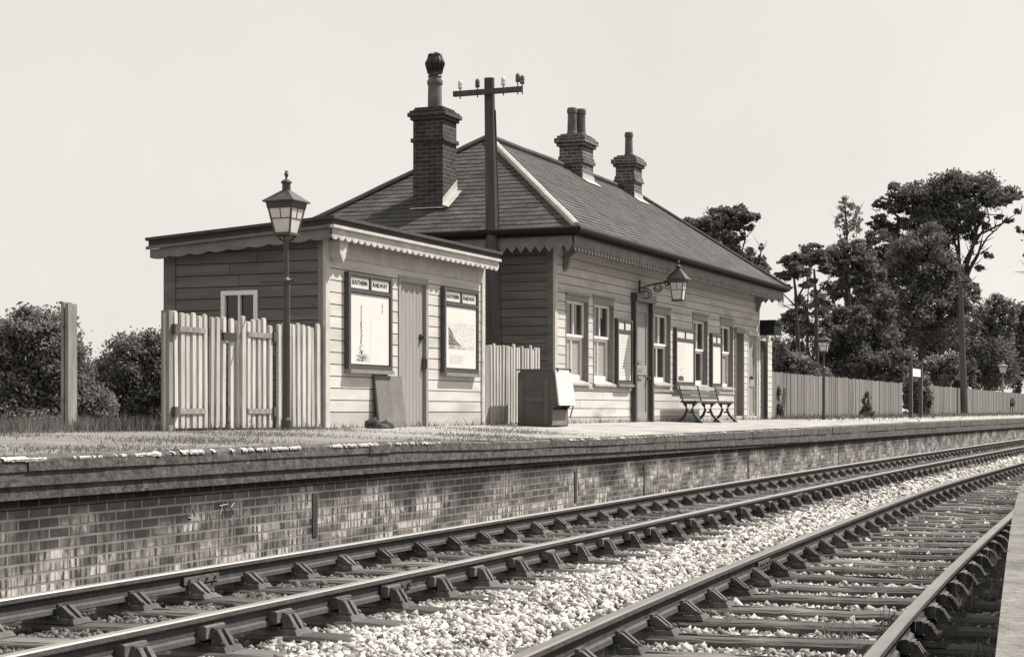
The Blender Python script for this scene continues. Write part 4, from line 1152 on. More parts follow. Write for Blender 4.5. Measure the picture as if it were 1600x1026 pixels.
def art_view(g, gd, A):
    r = random.Random(5)
    for k in range(90):
        u, v = .10 + .36 * r.random(), .12 + .80 * r.random() ** 1.3; s_ = r.uniform(.008, .022)
        g.quad([A(u - s_, v - .005), A(u + s_, v - .005), A(u + s_, v + .005), A(u - s_, v + .005)])
    gd.quad([A(.10, .03), A(.42, .03), A(.40, .13), A(.22, .15), A(.10, .12)])
poster_case(535.5, 604, 429.5, 578, 'dark framed poster case with a tall faint tower print, left of the hut door', ['SOUTHERN', 'RAILWAY'], art_tower)
poster_case(686, 740, 452, 583, 'dark framed poster case with a small seaside cliff print, right of the hut door', ['SOUTHERN', 'RAILWAY'], art_coast)
poster_case(958.5, 982, 499, 600, 'narrow poster case showing a white printed timetable beside the dark framed station door', ['', ''], art_text)
poster_case(1050.5, 1080, 514, 602, 'wide white poster case with a grey sketch on the wall behind the bench', ['', ''], art_view)
poster_case(1107, 1122.5, 522, 604, 'blank white narrow poster case between the last two sash windows', ['', ''], None)

# ---------------------------------------------------------------- platform bench
bX0, bX1, bYf, bYb = PX(1092, 9.95), PX(1146, 9.95), 9.98, 10.28
bench = thing('platform_bench', 'long slatted bench with three cast iron leg frames against the station wall', 'bench', (bX0, 10.2, ZB - .02)); bo = (bX0, 10.2, ZB - .02)
zs_ = ZB + .40
m = MB()
for k in range(5): y = bYf + .07 * k; m.box((bX0 - .08, y, zs_ - .01 + .004 * (k % 2)), (bX1 + .12, y + .06, zs_ + .035), rnd.gauss(1, .1))
m.build('seat', M['cabinet'], bench, off=bo)
m = MB()
for k, (dz, mt) in enumerate(((.07, 1), (.17, 1.2), (.27, 3.4))):
    y = bYb + .03 + .03 * k; m.hull8([(bX0 - .06, y, zs_ + dz), (bX1 + .1, y, zs_ + dz), (bX1 + .1, y + .03, zs_ + dz), (bX0 - .06, y + .03, zs_ + dz), (bX0 - .06, y + .012, zs_ + dz + .075), (bX1 + .1, y + .012, zs_ + dz + .075), (bX1 + .1, y + .04, zs_ + dz + .075), (bX0 - .06, y + .04, zs_ + dz + .075)], mt)
m.build('backrest', M['cabinet'], bench, off=bo)
for q in (0, .5, 1):
    X = bX0 + q * (bX1 - bX0); m = MB(); z0 = ZB - .04
    m.tube([(X, bYf + .03, zs_), (X, bYf + .09, zs_ - .07), (X, bYf + .115, zs_ - .16), (X, bYf + .07, zs_ - .27), (X, bYf - .03, z0 + .07), (X, bYf - .11, z0)], .032, 7)
    m.tube([(X, bYb, zs_), (X, bYb - .05, zs_ - .07), (X, bYb - .075, zs_ - .16), (X, bYb - .03, zs_ - .27), (X, bYb + .06, z0 + .07), (X, bYb + .14, z0)], .032, 7)
    m.tube([(X, bYf + .12, zs_ - .21), (X, bYb - .11, zs_ - .21)], .02, 6); m.tube([(X, bYf - .12, z0 + .015), (X, bYb + .16, z0 + .015)], .018, 6)
    m.tube([(X, bYf + .0, zs_ - .02), (X, bYb, zs_ - .02), (X, bYb + .06, zs_ + .18), (X, bYb + .11, zs_ + .36)], .022, 6)
    m.build('leg_frame', M['iron'], bench, off=bo)

# ---------------------------------------------------------------- platform lamps
def lamp_post(name, label, x, ypx, Y, zg, ztop, hvis=True, scale=1.0, ladder=True):
    X = PX(x, Y)
    t = thing(name, label, 'lamp post', (X, Y, zg)); off = (X, Y, zg)
    H = ztop - zg; k = scale
    m = MB()
    m.lathe((X, Y, zg), [(.065 * k, 0), (.065 * k, .12), (.05 * k, .15), (.045 * k, H * .575), (.058 * k, H * .58), (.058 * k, H * .59), (.030 * k, H * .60), (.026 * k, H * .735), (.04 * k, H * .74), (.045 * k, H * .745)], 10)
    m.build('post', M['lamp_iron'], t, off=off)
    if ladder:
        m = MB(); m.tube([(X, Y + .02, zg + H * .585), (X, Y + .36, zg + H * .585)], .014, 6); m.tube([(X, Y - .02, zg + H * .585), (X, Y - .13, zg + H * .585)], .014, 6); m.build('ladder_bar', M['lamp_iron'], t, off=off)
    m = MB()
    z = lambda f: zg + H * f
    for sx, sy in ((1, 1), (1, -1), (-1, 1), (-1, -1)):
        m.tube([(X, Y, z(.735)), (X + sx * .05 * k, Y + sy * .05 * k, z(.75)), (X + sx * .10 * k, Y + sy * .10 * k, z(.772))], .012 * k, 5)
    m.build('lantern_cradle', M['lamp_iron'], t, off=off)
    lantern(t, (X, Y), (z(.775), z(.868), z(.893), (z(.940), .048 * k), z(.968), z(.985), z(1.0) + .02), .42 * k, .315 * k, .20 * k, off=off)
    return t
LPY = 10.25
lamp_post('lamp_post', 'tall black lamp post with square lantern in front of the picket gates', 447.5, 668, LPY, .865, PZ(442, 273, LPY))
lamp_post('lamp_post', 'black lamp post with glass lantern beyond the station by the plank fence', 1287, 655, 9.9, .85, PZ(1287, 517, 9.9), scale=.85, ladder=False)
t = lamp_post('lamp_post', 'pale grey lamp post standing behind the far end of the plank fence', 1567, 640, 11.6, .9, PZ(1567, 563, 11.6), scale=1.3, ladder=False)
for o in t.children: o.data.materials.clear(); o.data.materials.append(M['timber'])

# ---------------------------------------------------------------- telegraph poles
def pole(label, base, top, r0, r1, arm=None):
    base, top = Vector(base), Vector(top)
    t = thing('telegraph_pole', label, 'telegraph pole', base); off = tuple(base)
    m = MB(); m.tube([base, base.lerp(top, .5), top], [r0, (r0 + r1) / 2, r1], 14); m.build('pole', M['pole'], t, off=off)
    return t, off
pY = 11.6
pb_, pt_ = Vector((PX(773, pY), pY, ZB - .02)), Vector((PX(764.5, pY), pY, PZ(764, 122, pY)))
tp, off = pole('tall creosoted telegraph pole with insulator arm between the hut and the station', pb_, pt_, .125, .088)
m = MB(); aY0, aY1 = pt_.x / RR(820), pt_.x / RR(713); az = PZ(764, 145, pY)
m.box((pt_.x - .15, aY0, az - .045), (pt_.x - .08, aY1, az + .045)); 
ar = m.build('cross_arm', M['pole'], tp, off=off)
for x, kind in ((719, 0), (746, 1), (786.5, 0), (809, 1), (816, 1)):
    Y = (pt_.x - .115) / RR(x); zz = az + .045 + (.04 if x == 809 else 0)
    m = MB(); m.tube([(pt_.x - .115, Y, az - .09), (pt_.x - .115, Y, zz + .05)], .011, 5); m.build('insulator_pin', M['iron'], ar, off=off)
    m = MB(); m.lathe((pt_.x - .115, Y, zz + .04), [(.035, 0), (.042, .03), (.034, .06), (.042, .075), (.036, .12), (.015, .15)], 10); m.build('insulator', M['porc'] if kind == 0 else M['pot'], ar, off=off)
m = MB(); m.tube([pt_ + Vector((.03, -.10, -.55)), pb_.lerp(pt_, .5) + Vector((.05, -.125, 0)), pb_ + Vector((.05, -.14, 0))], .012, 5); m.build('cable', M['iron'], tp, off=off)
d_ = 78
b0, t0 = W(1507, 641, d_), W(1501, 452, d_); b0.z = .8
pole('bare dark pole leaning slightly at the far end of the plank fence', b0, t0, .17, .10)

# ---------------------------------------------------------------- fences, gates, posts
def pickets(t, off, x0, x1, z0, z1, mt, pitch=.124, w=.070, seed=1, Y=YB, tilt=0.0):
    r = random.Random(seed); m = MB(); X = x0 + .02; k = 0
    while X + w < x1:
        ww = w * r.uniform(.88, 1.12); zt = z1 + r.gauss(0, .018); lean = r.gauss(0, .010); yo = r.gauss(0, .004)
        tn = max(.6, r.gauss(1, .1))
        # round topped pale
        pr = [(X, z0 + r.uniform(0, .04))]; pr = [(X, z0), (X + ww, z0)] + [(X + lean + ww / 2 + ww / 2 * math.cos(a), zt - .02 + .03 * math.sin(a)) for a in (0, .8, 1.57, 2.35, math.pi)]
        m.prism(pr, 'y', Y - .034 + yo, Y + yo, tn)
        X += pitch * r.uniform(.95, 1.05); k += 1
    m.build('pales', mt, t, off=off)
    m = MB()
    for zz in (z0 + .18, z1 - .22): m.box((x0, Y + .006, zz), (x1, Y + .06, zz + .09), .6)
    m.build('rails', M['timber'], t, off=off)
FT = PZ(300, 492, YB)
gx = [FXc(v) for v in (251, 265, 268, 352, 356, 424, 430, 500)]
t = thing('picket_gate', 'white picket gate leaf next to the dark end post, further from the hut', 'gate', (gx[2], YB, ZB)); off = (gx[2], YB, ZB)
pickets(t, off, gx[2], gx[3], ZB + .03, FT, M['pale'], seed=1)
def hinges(t, off, xa, xb, sd):
    for yy in (.22, FT - ZB - .17):
        m = MB(); z = ZB + yy
        m.box((xa, YB - .05, z - .03), (xb, YB - .027, z + .03)); xe = xa if sd < 0 else xb
        m.box((xe - .05, YB - .07, z - .06), (xe + .05, YB - .026, z + .05), .35)
        m.build('strap_hinge', M['timber'], t, off=off)
hinges(t, off, gx[2] + .02, gx[2] + .62, -1)
m = MB(); m.box((gx[3] - .12, YB - .06, FT - .26), (gx[3] + .16, YB - .024, FT - .17)); m.build('latch', M['iron'], t, off=off)
t = thing('picket_gate', 'white picket gate leaf behind the lamp post, closer to the hut', 'gate', (gx[4], YB, ZB)); off = (gx[4], YB, ZB)
pickets(t, off, gx[4], gx[5], ZB + .02, FT - .01, M['pale'], seed=2)
hinges(t, off, gx[5] - .62, gx[5] - .0, 1)
t = thing('picket_fence', 'short white picket fence panel joining the gate to the hut corner', 'fence', (gx[6], YB, ZB)); off = (gx[6], YB, ZB)
pickets(t, off, gx[6], gx[7], ZB + .02, FT - .01, M['pale'], seed=3)
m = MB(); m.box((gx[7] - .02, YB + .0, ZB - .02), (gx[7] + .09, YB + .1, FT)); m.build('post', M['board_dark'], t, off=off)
t = thing('gate_post', 'dark square gate post with a pale batten at the end of the picket gates', 'post', (gx[0], YB, ZB))
off = (gx[0], YB, ZB)
m = MB(); gp = FXc(262); m.box((gp, YB - .02, ZB - .05), (gp + .07, YB + .085, FT + .03)); m.build('post', M['timber'], t, off=off)
m = MB(); m.box((gp - .012, YB + .02, ZB - .02), (gp - .001, YB + .05, FT)); m.build('batten', M['pale'], t, off=off)
gY = 12.36
X = PX(106.5, gY); m = MB(); hh = PZ(105, 471, gY)
m.box((X, gY, ZB - .05), (X + .17, gY + .045, hh - .02)); m.box((X + .01, gY + .07, ZB - .05), (X + .165, gY + .11, hh)); m.box((X + .03, gY + .046, ZB), (X + .15, gY + .069, hh - .3), .4)
for zz in (.35, 1.2): m.tube([(X - .02, gY + .055, ZB + zz), (X + .19, gY + .055, ZB + zz)], .014, 6, .4)
o = m.build('twin_post', M['timber'], None, off=(X, gY, ZB)); tag(o, 'free standing weathered twin timber post by the bushes', 'post')
t = thing('picket_fence', 'narrow slatted white fence closing the gap between hut and station', 'fence', (FXc(757), YB, ZB)); off = (FXc(757), YB, ZB)
pickets(t, off, FXc(764), FXc(843), ZB + .02, PZ(800, 542.5, YB), M['pale'], pitch=.120, w=.064, seed=5)
m = MB(); m.box((FXc(757), YB - .02, ZB - .02), (FXc(764) - .01, YB + .06, PZ(760, 539, YB))); m.build('post', M['timber'], t, off=off)
# long close-boarded fence
def plank_fence(label, x0, x1, seed):
    r = random.Random(seed); X = x0
    t = thing('plank_fence', label, 'fence', (x0, YB + .1, ZB)); off = (x0, YB + .1, ZB); m = MB()
    while X < x1:
        w = r.uniform(.13, .16); h = 1.24 + r.gauss(0, .012); yo = r.gauss(0, .006)
        m.box((X, YB + .10 + yo, ZB - .03), (X + w - .008, YB + .12 + yo, ZB + h), max(.55, r.gauss(1, .13))); X += w
    m.build('planks', M['plank'], t, off=off)
    m = MB()
    for zz in (.25, .95): m.box((x0, YB + .14, ZB + zz), (x1, YB + .2, ZB + zz + .09))
    q = x0
    while q < x1: m.box((q, YB + .141, ZB - .05), (q + .12, YB + .26, ZB + 1.2)); q += 2.7
    m.build('rails', M['plank'], t, off=off)
plank_fence('long silver grey plank fence running on from the station end', AXE + .05, FXc(1413), 1)
plank_fence('far stretch of plank fence beyond the ivy and white board', FXc(1446), 112, 2)

# white board on two dark posts
Xa, Xb, bY = PX(1423, 9.8), PX(1438.5, 9.8), 9.8
t = thing('notice_board', 'small white board between two tall dark posts beside the far fence', 'sign', (Xa, bY, .85)); off = (Xa, bY, .85)
for X in (Xa, Xb):
    m = MB(); m.box((X - .1, bY - .06, .75), (X + .1, bY + .06, PZ(1430, 572, bY))); m.build('post', M['pole'], t, off=off)
m = MB(); m.box((Xa + .11, bY - .02, PZ(1430, 588, bY)), (Xb - .11, bY + .02, PZ(1430, 576, bY))); m.build('board', M['sash'], t, off=off)

# ---------------------------------------------------------------- loose things on the platform
# leaning sheet by the hut door
a, b_ = FXc(578.5), FXc(620.5)
m = MB(); zt = FZc(600, 587)
m.hull8([(a + .0, YB - .15, ZB - .0), (b_ + .0, YB - .15, ZB - .0), (b_ + .0, YB - .115, ZB), (a + .0, YB - .115, ZB), (a, YB - .07, zt), (b_, YB - .07, zt), (b_, YB - .045, zt), (a, YB - .045, zt)])
m.quad([(a + .42, YB - .153, ZB + .05), (a + .426, YB - .153, ZB + .05), (a + .405, YB - .077, zt - .02), (a + .40, YB - .077, zt - .02)], .4)
o = m.build('leaning_board', M['hardboard'], None, off=(a, YB - .2, ZB)); tag(o, 'grey wooden sheet leaning on the hut wall left of the door', 'board')
# dark sack on the ground
m = MB(); c = W(562, 664, 22.6)
sx = FXc(563); r = random.Random(4)
for k, (dx, dy, rr, h) in enumerate(((-.20, 0, .13, .13), (.0, .02, .14, .07), (.20, .02, .12, .10))):
    prof = [(rr * .9, 0), (rr, h * .35), (rr * .8, h * .75), (rr * .35, h)]
    i0 = len(m.v); m.lathe((sx + dx, YB - .30 + dy, ZB - .02), prof, 10, .8 + .5 * (k == 1))
    for q in range(i0, len(m.v)): x, y, z = m.v[q]; m.v[q] = (x + r.gauss(0, .015), y + r.gauss(0, .015), z + r.gauss(0, .01))
o = m.build('sack', M['sack'], None, smooth=True, off=(sx, YB - .3, ZB)); tag(o, 'dark lumpy sack lying at the foot of the hut wall', 'sack')
# cabinet with sloping white flap
kX = 25.6; kY0 = kX / RR(862.5); kY1 = kX / RR(809); kt = CAMZ + (HZ - 578) * (kX * S + kY0 * C) / F; kd = kX * S + kY0 * C
kz = lambda y: CAMZ + (HZ - y) * kd / F
zfl = .845
t = thing('storage_cabinet', 'dark waist high cabinet with a sloping white front flap before the gap fence', 'cabinet', (kX, kY0, zfl)); off = (kX, kY0, zfl)
ymid = kX / RR(871); ytop = kX / RR(864.5)
m = MB(); prof = [(kY0, zfl), (kY1, zfl), (kY1, kt - .05), (kY1 - .06, kt), (ytop, kt), (ymid, kz(630)), (kY0, kz(638))]
m.prism(prof, 'x', kX, kX + .03); m.prism(prof, 'x', kX + .70, kX + .73, .9)
m.box((kX + .03, kY0 + .06, zfl), (kX + .70, kY1, kt - .08), 1.0)
for yy in (kY0 + .06, kY1 - .09): m.box((kX - .012, yy, zfl + .02), (kX - .0005, yy + .07, kt - .12), 1.25)
m.box((kX - .012, kY0 + .135, zfl + .40), (kX - .0005, kY1 - .095, zfl + .47), 1.25)
m.box((kX - .02, ytop - .0, kt + .001), (kX + .75, kY1 + .02, kt + .022), 1.1)
m.build('carcass', M['cabinet'], t, off=off)
m = MB(); m.hull8([(kX - .01, ymid - .04, kz(633)), (kX + .74, ymid - .04, kz(633)), (kX + .74, ymid - .015, kz(633)), (kX - .01, ymid - .015, kz(633)), (kX + .005, ytop - .035, kt + .005), (kX + .73, ytop - .035, kt + .005), (kX + .73, ytop - .012, kt + .005), (kX + .005, ytop - .012, kt + .005)])
m.build('flap', M['flap'], t, off=off)
m = MB(); m.tube([(kX + .02, ytop - .035, kt + .03), (kX + .70, ytop - .035, kt + .03)], .009, 6)
for hx in (kX + .06, kX + .64): m.box((hx, ytop - .05, kt - .02), (hx + .05, ytop - .036, kt + .035))
m.build('hinge', M['iron'], t, off=off)
m = MB(); m.box((kX + .031, kY0 + .0, zfl + .02), (kX + .699, kY0 + .058, kz(640))); m.build('lower_panel', M['hardboard'], t, off=off)
m = MB(); hX = kX + .78; m.tube([(hX, kY0 - .02, kz(652)), (hX + .28, kY0 + .02, kz(630)), (hX + .36, kY0 + .05, kz(629))], .013, 6); m.build('prop_rod', M['iron'], t, off=off)

# ---------------------------------------------------------------- vegetation
def leaf_mesh(name, centres, radii, count, size, mt, parent, tone=(1, .25), sub=14, up=0.0, off=(0, 0, 0), flat=1.0):
    """many small leaf faces gathered in clumps through the volume of each ellipsoid"""
    if count > 500: count = int(count * 2.6); size = size * .62
    vol = np.array([r[0] * r[1] * r[2] for r in radii]) ** .72; cnt = (count * vol / vol.sum()).astype(int) + 30
    P, N = [], []; Tn = []
    for c, r, n in zip(centres, radii, cnt):
        k = max(5, int(sub * (n / 700) ** .62))
        d = rng.normal(size=(k, 3)); d /= np.linalg.norm(d, axis=1)[:, None]
        cc = d * (rng.uniform(.2, 1, (k, 1)) ** .42) * rng.uniform(.85, 1.2, (k, 1))
        w = rng.integers(0, k, n)
        p = cc[w] + rng.normal(0, .19, (n, 3)) * np.array([1, 1, flat])
        ct = rng.normal(0, .16, k)
        P.append(np.array(c) + p * np.array(r)); Tn.append(np.clip(tone[0] + ct[w] + rng.normal(0, tone[1], n), .35, 2.2))
    P = np.concatenate(P) - np.array(off); Tn = np.concatenate(Tn); n = len(P)
    R3 = rotmats(n); s = size * np.exp(rng.normal(0, .3, n))
    q = np.array([(-.5, 0, 0), (0, -.28, .06), (.5, 0, 0), (0, .28, .06)])
    v = np.einsum('nij,kj->nki', R3, q) * s[:, None, None] + P[:, None, :]
    f = np.arange(n * 4).reshape(n, 4)
    return np_mesh(name, v.reshape(-1, 3), f, np.repeat(Tn, 4), mt, parent)
def pxtree(name, label, cat, d, base, trunk, limbs, blobs, count, size, leafm, group=None, depth=None, tone=(1, .25), rad=.2, zbase=.75, flat=.8, sub=14):
    """laid out from photo columns and rows at the distance d it stands; limbs and crown get real depth"""
    b0 = W(base, HZ, d); b0.z = zbase
    t = thing(name, label, cat, b0, group); off = tuple(b0)
    fw = Vector((S, C, 0)); m = MB()
    k = d / F; rr = random.Random(int(base * 7 + d))
    def tp(x, y, dz=0.0): return W(x, y, d) + fw * dz
    if trunk:
        pts = [b0] + [tp(x, y) for x, y in trunk]; n = len(pts)
        m.tube(pts, [rad * (1 - .65 * q / (n - 1)) for q in range(n)], 8)
        for lb in limbs:
            zz = [0] + [rr.uniform(-1.5, 1.5) * q for q in range(1, len(lb))]
            r0 = rad * .42
            m.tube([tp(x, y, z_) for (x, y), z_ in zip(lb, zz)], [r0 * (1 - .88 * q / (len(lb) - 1)) for q in range(len(lb))], 6)
        for lb in (limbs if d > 75 else []):
            for (xa, ya), (xb, yb) in zip(lb, lb[1:]):
                L_ = math.hypot(xb - xa, yb - ya); a0 = math.atan2(yb - ya, xb - xa)
                for _ in range(max(2, int(L_ / 9))):
                    f_ = rr.random(); a = a0 + rr.choice((-1, 1)) * rr.uniform(.4, 1.0); q = rr.uniform(8, 22); x0, y0 = xa + f_ * (xb - xa), ya + f_ * (yb - ya); z_ = rr.uniform(-1.2, 1.2)
                    x1, y1 = x0 + math.cos(a) * q, y0 + math.sin(a) * q - 3
                    m.tube([tp(x0, y0, z_ * .3), tp((x0 + x1) / 2, (y0 + y1) / 2 + 1.5, z_ * .7), tp(x1, y1, z_)], [rad * .13, rad * .09, rad * .03], 4)
        m.build('trunk', M['bark'], t, off=off)
    cs, rs = [], []
    for (x, y, rx, ry) in blobs:
        dp = rx * k * (depth or .8)
        c = tp(x, y, rr.uniform(-.5, .5) * dp)
        cs.append(tuple(c)); rs.append((rx * k, max(dp, rx * k * .7), ry * k))
    leaf_mesh('crown', cs, rs, count, size, leafm, t, tone=tone, off=off, flat=flat, sub=sub)
    return t
# right-hand grove
pxtree('pine_tree', 'great spreading pine with flat topped crown and fanning limbs, tallest of the grove', 'tree', 118, 1496,
       [(1497, 560), (1500, 470), (1503, 440)],
       [[(1503, 445), (1488, 400), (1476, 350), (1470, 315)], [(1503, 440), (1512, 390), (1532, 345), (1560, 315), (1590, 300)], [(1503, 440), (1503, 390), (1496, 340), (1500, 300)],
        [(1500, 460), (1470, 420), (1440, 370), (1425, 330)], [(1508, 410), (1535, 365), (1575, 345), (1596, 330)], [(1500, 475), (1455, 440), (1410, 380), (1390, 345), (1375, 325)], [(1505, 430), (1518, 390), (1530, 350), (1540, 310)],
        [(1440, 370), (1405, 330), (1380, 305)], [(1502, 455), (1480, 400), (1455, 350), (1445, 315)], [(1504, 440), (1520, 400), (1522, 355), (1518, 315)], [(1501, 470), (1490, 430), (1460, 395), (1432, 380)],
        [(1503, 430), (1494, 385), (1480, 350), (1484, 320)], [(1505, 450), (1524, 410), (1545, 370), (1562, 345)]],
       [(1440, 305, 38, 22), (1475, 300, 34, 26), (1500, 292, 36, 24), (1452, 330, 30, 18), (1495, 325, 34, 18), (1540, 290, 30, 20), (1548, 312, 28, 16), (1575, 305, 24, 12), (1590, 305, 12, 7),
        (1420, 322, 22, 16), (1520, 338, 26, 12), (1395, 300, 16, 13), (1382, 318, 15, 8), (1398, 325, 16, 10), (1375, 340, 14, 8), (1365, 352, 12, 7), (1385, 355, 24, 12), (1412, 352, 16, 12), (1400, 372, 22, 9), (1540, 352, 10, 6), (1575, 345, 12, 3), (1465, 345, 34, 16), (1500, 350, 30, 16), (1440, 350, 26, 16), (1478, 375, 22, 14), (1430, 395, 26, 14), (1385, 395, 26, 12), (1362, 375, 12, 6), (1518, 372, 12, 8), (1588, 332, 8, 4), (1560, 338, 10, 4), (1545, 400, 10, 6), (1528, 420, 10, 6), (1370, 318, 10, 6), (1410, 305, 10, 7)],
       13000, .33, M['leaf'], depth=.8, rad=.34, sub=22)
pxtree('pine_tree', 'dense dark pine filling the middle of the grove below the flat crown', 'tree', 112, 1440,
       [(1441, 520), (1444, 430), (1448, 380)], [[(1443, 440), (1420, 410), (1400, 395)], [(1444, 430), (1470, 400), (1490, 385)]],
       [(1450, 375, 32, 22), (1425, 390, 40, 22), (1470, 405, 36, 22), (1405, 415, 40, 20), (1445, 430, 48, 26), (1490, 440, 34, 22), (1410, 455, 42, 24), (1460, 470, 46, 28), (1500, 470, 30, 24), (1420, 500, 46, 28), (1470, 520, 44, 30), (1515, 455, 18, 16)],
       9500, .34, M['leaf'], rad=.3, sub=16)
pxtree('pine_tree', 'slender young tree with wispy leaves rising above the grove', 'tree', 108, 1328,
       [(1328, 480), (1325, 400), (1322, 350), (1320, 315)], [[(1323, 370), (1335, 345), (1340, 320)], [(1324, 385), (1312, 360), (1310, 340)]],
       [(1320, 318, 14, 10), (1334, 330, 13, 12), (1316, 342, 12, 14), (1330, 358, 16, 12), (1318, 372, 12, 10), (1338, 345, 10, 14)], 520, .26, M['leaf2'], rad=.11, sub=26)
pxtree('pine_tree', 'umbrella shaped pine with bare crooked trunk beside the station roof end', 'tree', 92, 1250,
       [(1248, 560), (1245, 500), (1243, 455), (1240, 430)], [[(1245, 480), (1228, 455), (1222, 440)], [(1244, 470), (1258, 440), (1262, 415)], [(1246, 500), (1232, 485), (1222, 470)]],
       [(1232, 408, 18, 8), (1248, 400, 16, 9), (1228, 430, 18, 8), (1250, 425, 18, 8), (1240, 418, 20, 7), (1225, 448, 12, 5), (1262, 446, 12, 5)], 1300, .28, M['leaf'], rad=.16, flat=.6, sub=24)
pxtree('pine_tree', 'bushy topped pine with straight trunk, second from the station roof end', 'tree', 96, 1277,
       [(1276, 540), (1275, 470), (1272, 420)], [[(1275, 460), (1290, 440), (1300, 430)], [(1274, 450), (1262, 430), (1256, 420)]],
       [(1268, 392, 19, 11), (1282, 402, 17, 11), (1262, 408, 15, 8), (1290, 420, 15, 8), (1292, 446, 14, 6), (1268, 440, 10, 5)], 1300, .28, M['leaf'], rad=.16, flat=.6, sub=24)
pxtree('pine_tree', 'dark pine with two bare stems rising behind the far lamp post', 'tree', 104, 1318,
       [(1320, 560), (1322, 480), (1322, 420)], [[(1321, 470), (1305, 430), (1300, 410)], [(1322, 450), (1345, 425), (1355, 410)]],
       [(1310, 398, 26, 16), (1335, 392, 28, 16), (1350, 410, 28, 16), (1318, 418, 30, 14), (1362, 430, 24, 16), (1340, 445, 26, 10), (1368, 455, 22, 14), (1345, 475, 18, 10)], 3400, .32, M['leaf'], rad=.2, sub=16)
pxtree('pine_tree', 'low dark evergreen behind the far lamp lantern', 'tree', 100, 1345,
       [(1345, 560), (1347, 520)], [],
       [(1320, 490, 34, 14), (1300, 500, 22, 12), (1350, 500, 36, 22), (1385, 480, 26, 24), (1330, 530, 40, 26), (1380, 535, 42, 28), (1300, 540, 28, 24), (1350, 570, 48, 26), (1400, 575, 36, 26), (1290, 572, 30, 18)],
       9000, .34, M['leaf'], rad=.22, sub=10)
pxtree('undergrowth', 'dark tangled undergrowth closing the grove behind the plank fence', 'undergrowth', 124, 1400, None, [],
       [(1230, 560, 40, 46), (1275, 550, 40, 44), (1320, 560, 50, 44), (1370, 550, 50, 50), (1420, 560, 50, 48), (1470, 555, 46, 50), (1515, 560, 40, 46), (1250, 510, 26, 20), (1400, 510, 50, 36), (1450, 500, 40, 40), (1340, 515, 40, 24), (1500, 505, 26, 36), (1560, 570, 44, 36)], 16000, .36, M['leaf'], zbase=.8, sub=12, tone=(.9, .25))
pxtree('pine_tree', 'thin bare stemmed pine in front of the dark middle of the grove', 'tree', 110, 1335, [(1327, 560), (1326, 480), (1325, 430)], [[(1326, 470), (1338, 450), (1345, 440)]],
       [(1330, 430, 20, 9), (1318, 440, 16, 8), (1345, 446, 14, 6)], 1500, .3, M['leaf'], rad=.14, flat=.6)
pxtree('pine_tree', 'tall dark pine filling the gap left of the great pine', 'tree', 116, 1378, [(1378, 560), (1380, 460), (1378, 400)], [[(1379, 440), (1362, 410), (1350, 390)], [(1379, 430), (1398, 400), (1405, 380)], [(1378, 420), (1376, 385), (1370, 360)]],
       [(1372, 372, 22, 12), (1355, 390, 22, 12), (1392, 395, 26, 14), (1345, 412, 26, 12), (1375, 420, 34, 16), (1400, 435, 32, 16), (1355, 440, 30, 14), (1385, 462, 36, 16), (1350, 470, 34, 14), (1375, 495, 40, 18), (1310, 455, 26, 12), (1295, 470, 24, 12)], 5200, .32, M['leaf'], rad=.24, sub=18)
pxtree('pine_tree', 'thin pine with small tufts between the two umbrella pines', 'tree', 99, 1262, [(1262, 560), (1261, 490), (1263, 450)], [[(1262, 480), (1272, 465), (1280, 458)], [(1262, 490), (1250, 476), (1243, 470)]],
       [(1250, 468, 16, 8), (1275, 462, 16, 8), (1262, 485, 20, 10), (1240, 490, 16, 10), (1285, 490, 18, 12), (1228, 505, 18, 12), (1255, 512, 24, 14), (1290, 515, 24, 16)], 1500, .28, M['leaf'], rad=.11, sub=24)
pxtree('shrub', 'rounded grey green shrub just past the station end above the plank fence', 'shrub', 70, 1235,
       [(1235, 590)], [], [(1215, 560, 22, 26), (1240, 575, 26, 24), (1262, 585, 22, 18), (1225, 590, 26, 18), (1280, 592, 26, 14)], 5000, .2, M['leaf2'], rad=.1, tone=(.75, .2))
pxtree('conifer', 'mid grey bushy conifer to the right of the great pine', 'tree', 128, 1545,
       [(1545, 520)], [], [(1535, 500, 22, 26), (1555, 480, 20, 18), (1575, 490, 18, 22), (1525, 540, 28, 34), (1560, 530, 28, 36), (1545, 575, 40, 34)], 6000, .34, M['leaf2'], rad=.2, tone=(.8, .22), sub=18)
pxtree('conifer', 'dark bushy conifer at the picture edge past the bare pole', 'tree', 134, 1592,
       [(1592, 520)], [], [(1588, 490, 14, 18), (1600, 500, 22, 28), (1585, 530, 20, 30), (1610, 540, 34, 44), (1590, 570, 26, 36)], 4500, .34, M['leaf2'], rad=.2, sub=18, tone=(.7, .2))
pxtree('pine_tree', 'pine mostly outside the frame with one sprig reaching in', 'tree', 118, 1665,
       [(1662, 500), (1660, 400)], [[(1660, 420), (1630, 375), (1600, 358)], [(1660, 440), (1625, 425), (1603, 420)]],
       [(1597, 357, 9, 6), (1660, 360, 40, 40), (1606, 400, 8, 8), (1640, 330, 24, 20)], 3500, .34, M['leaf'], rad=.25)
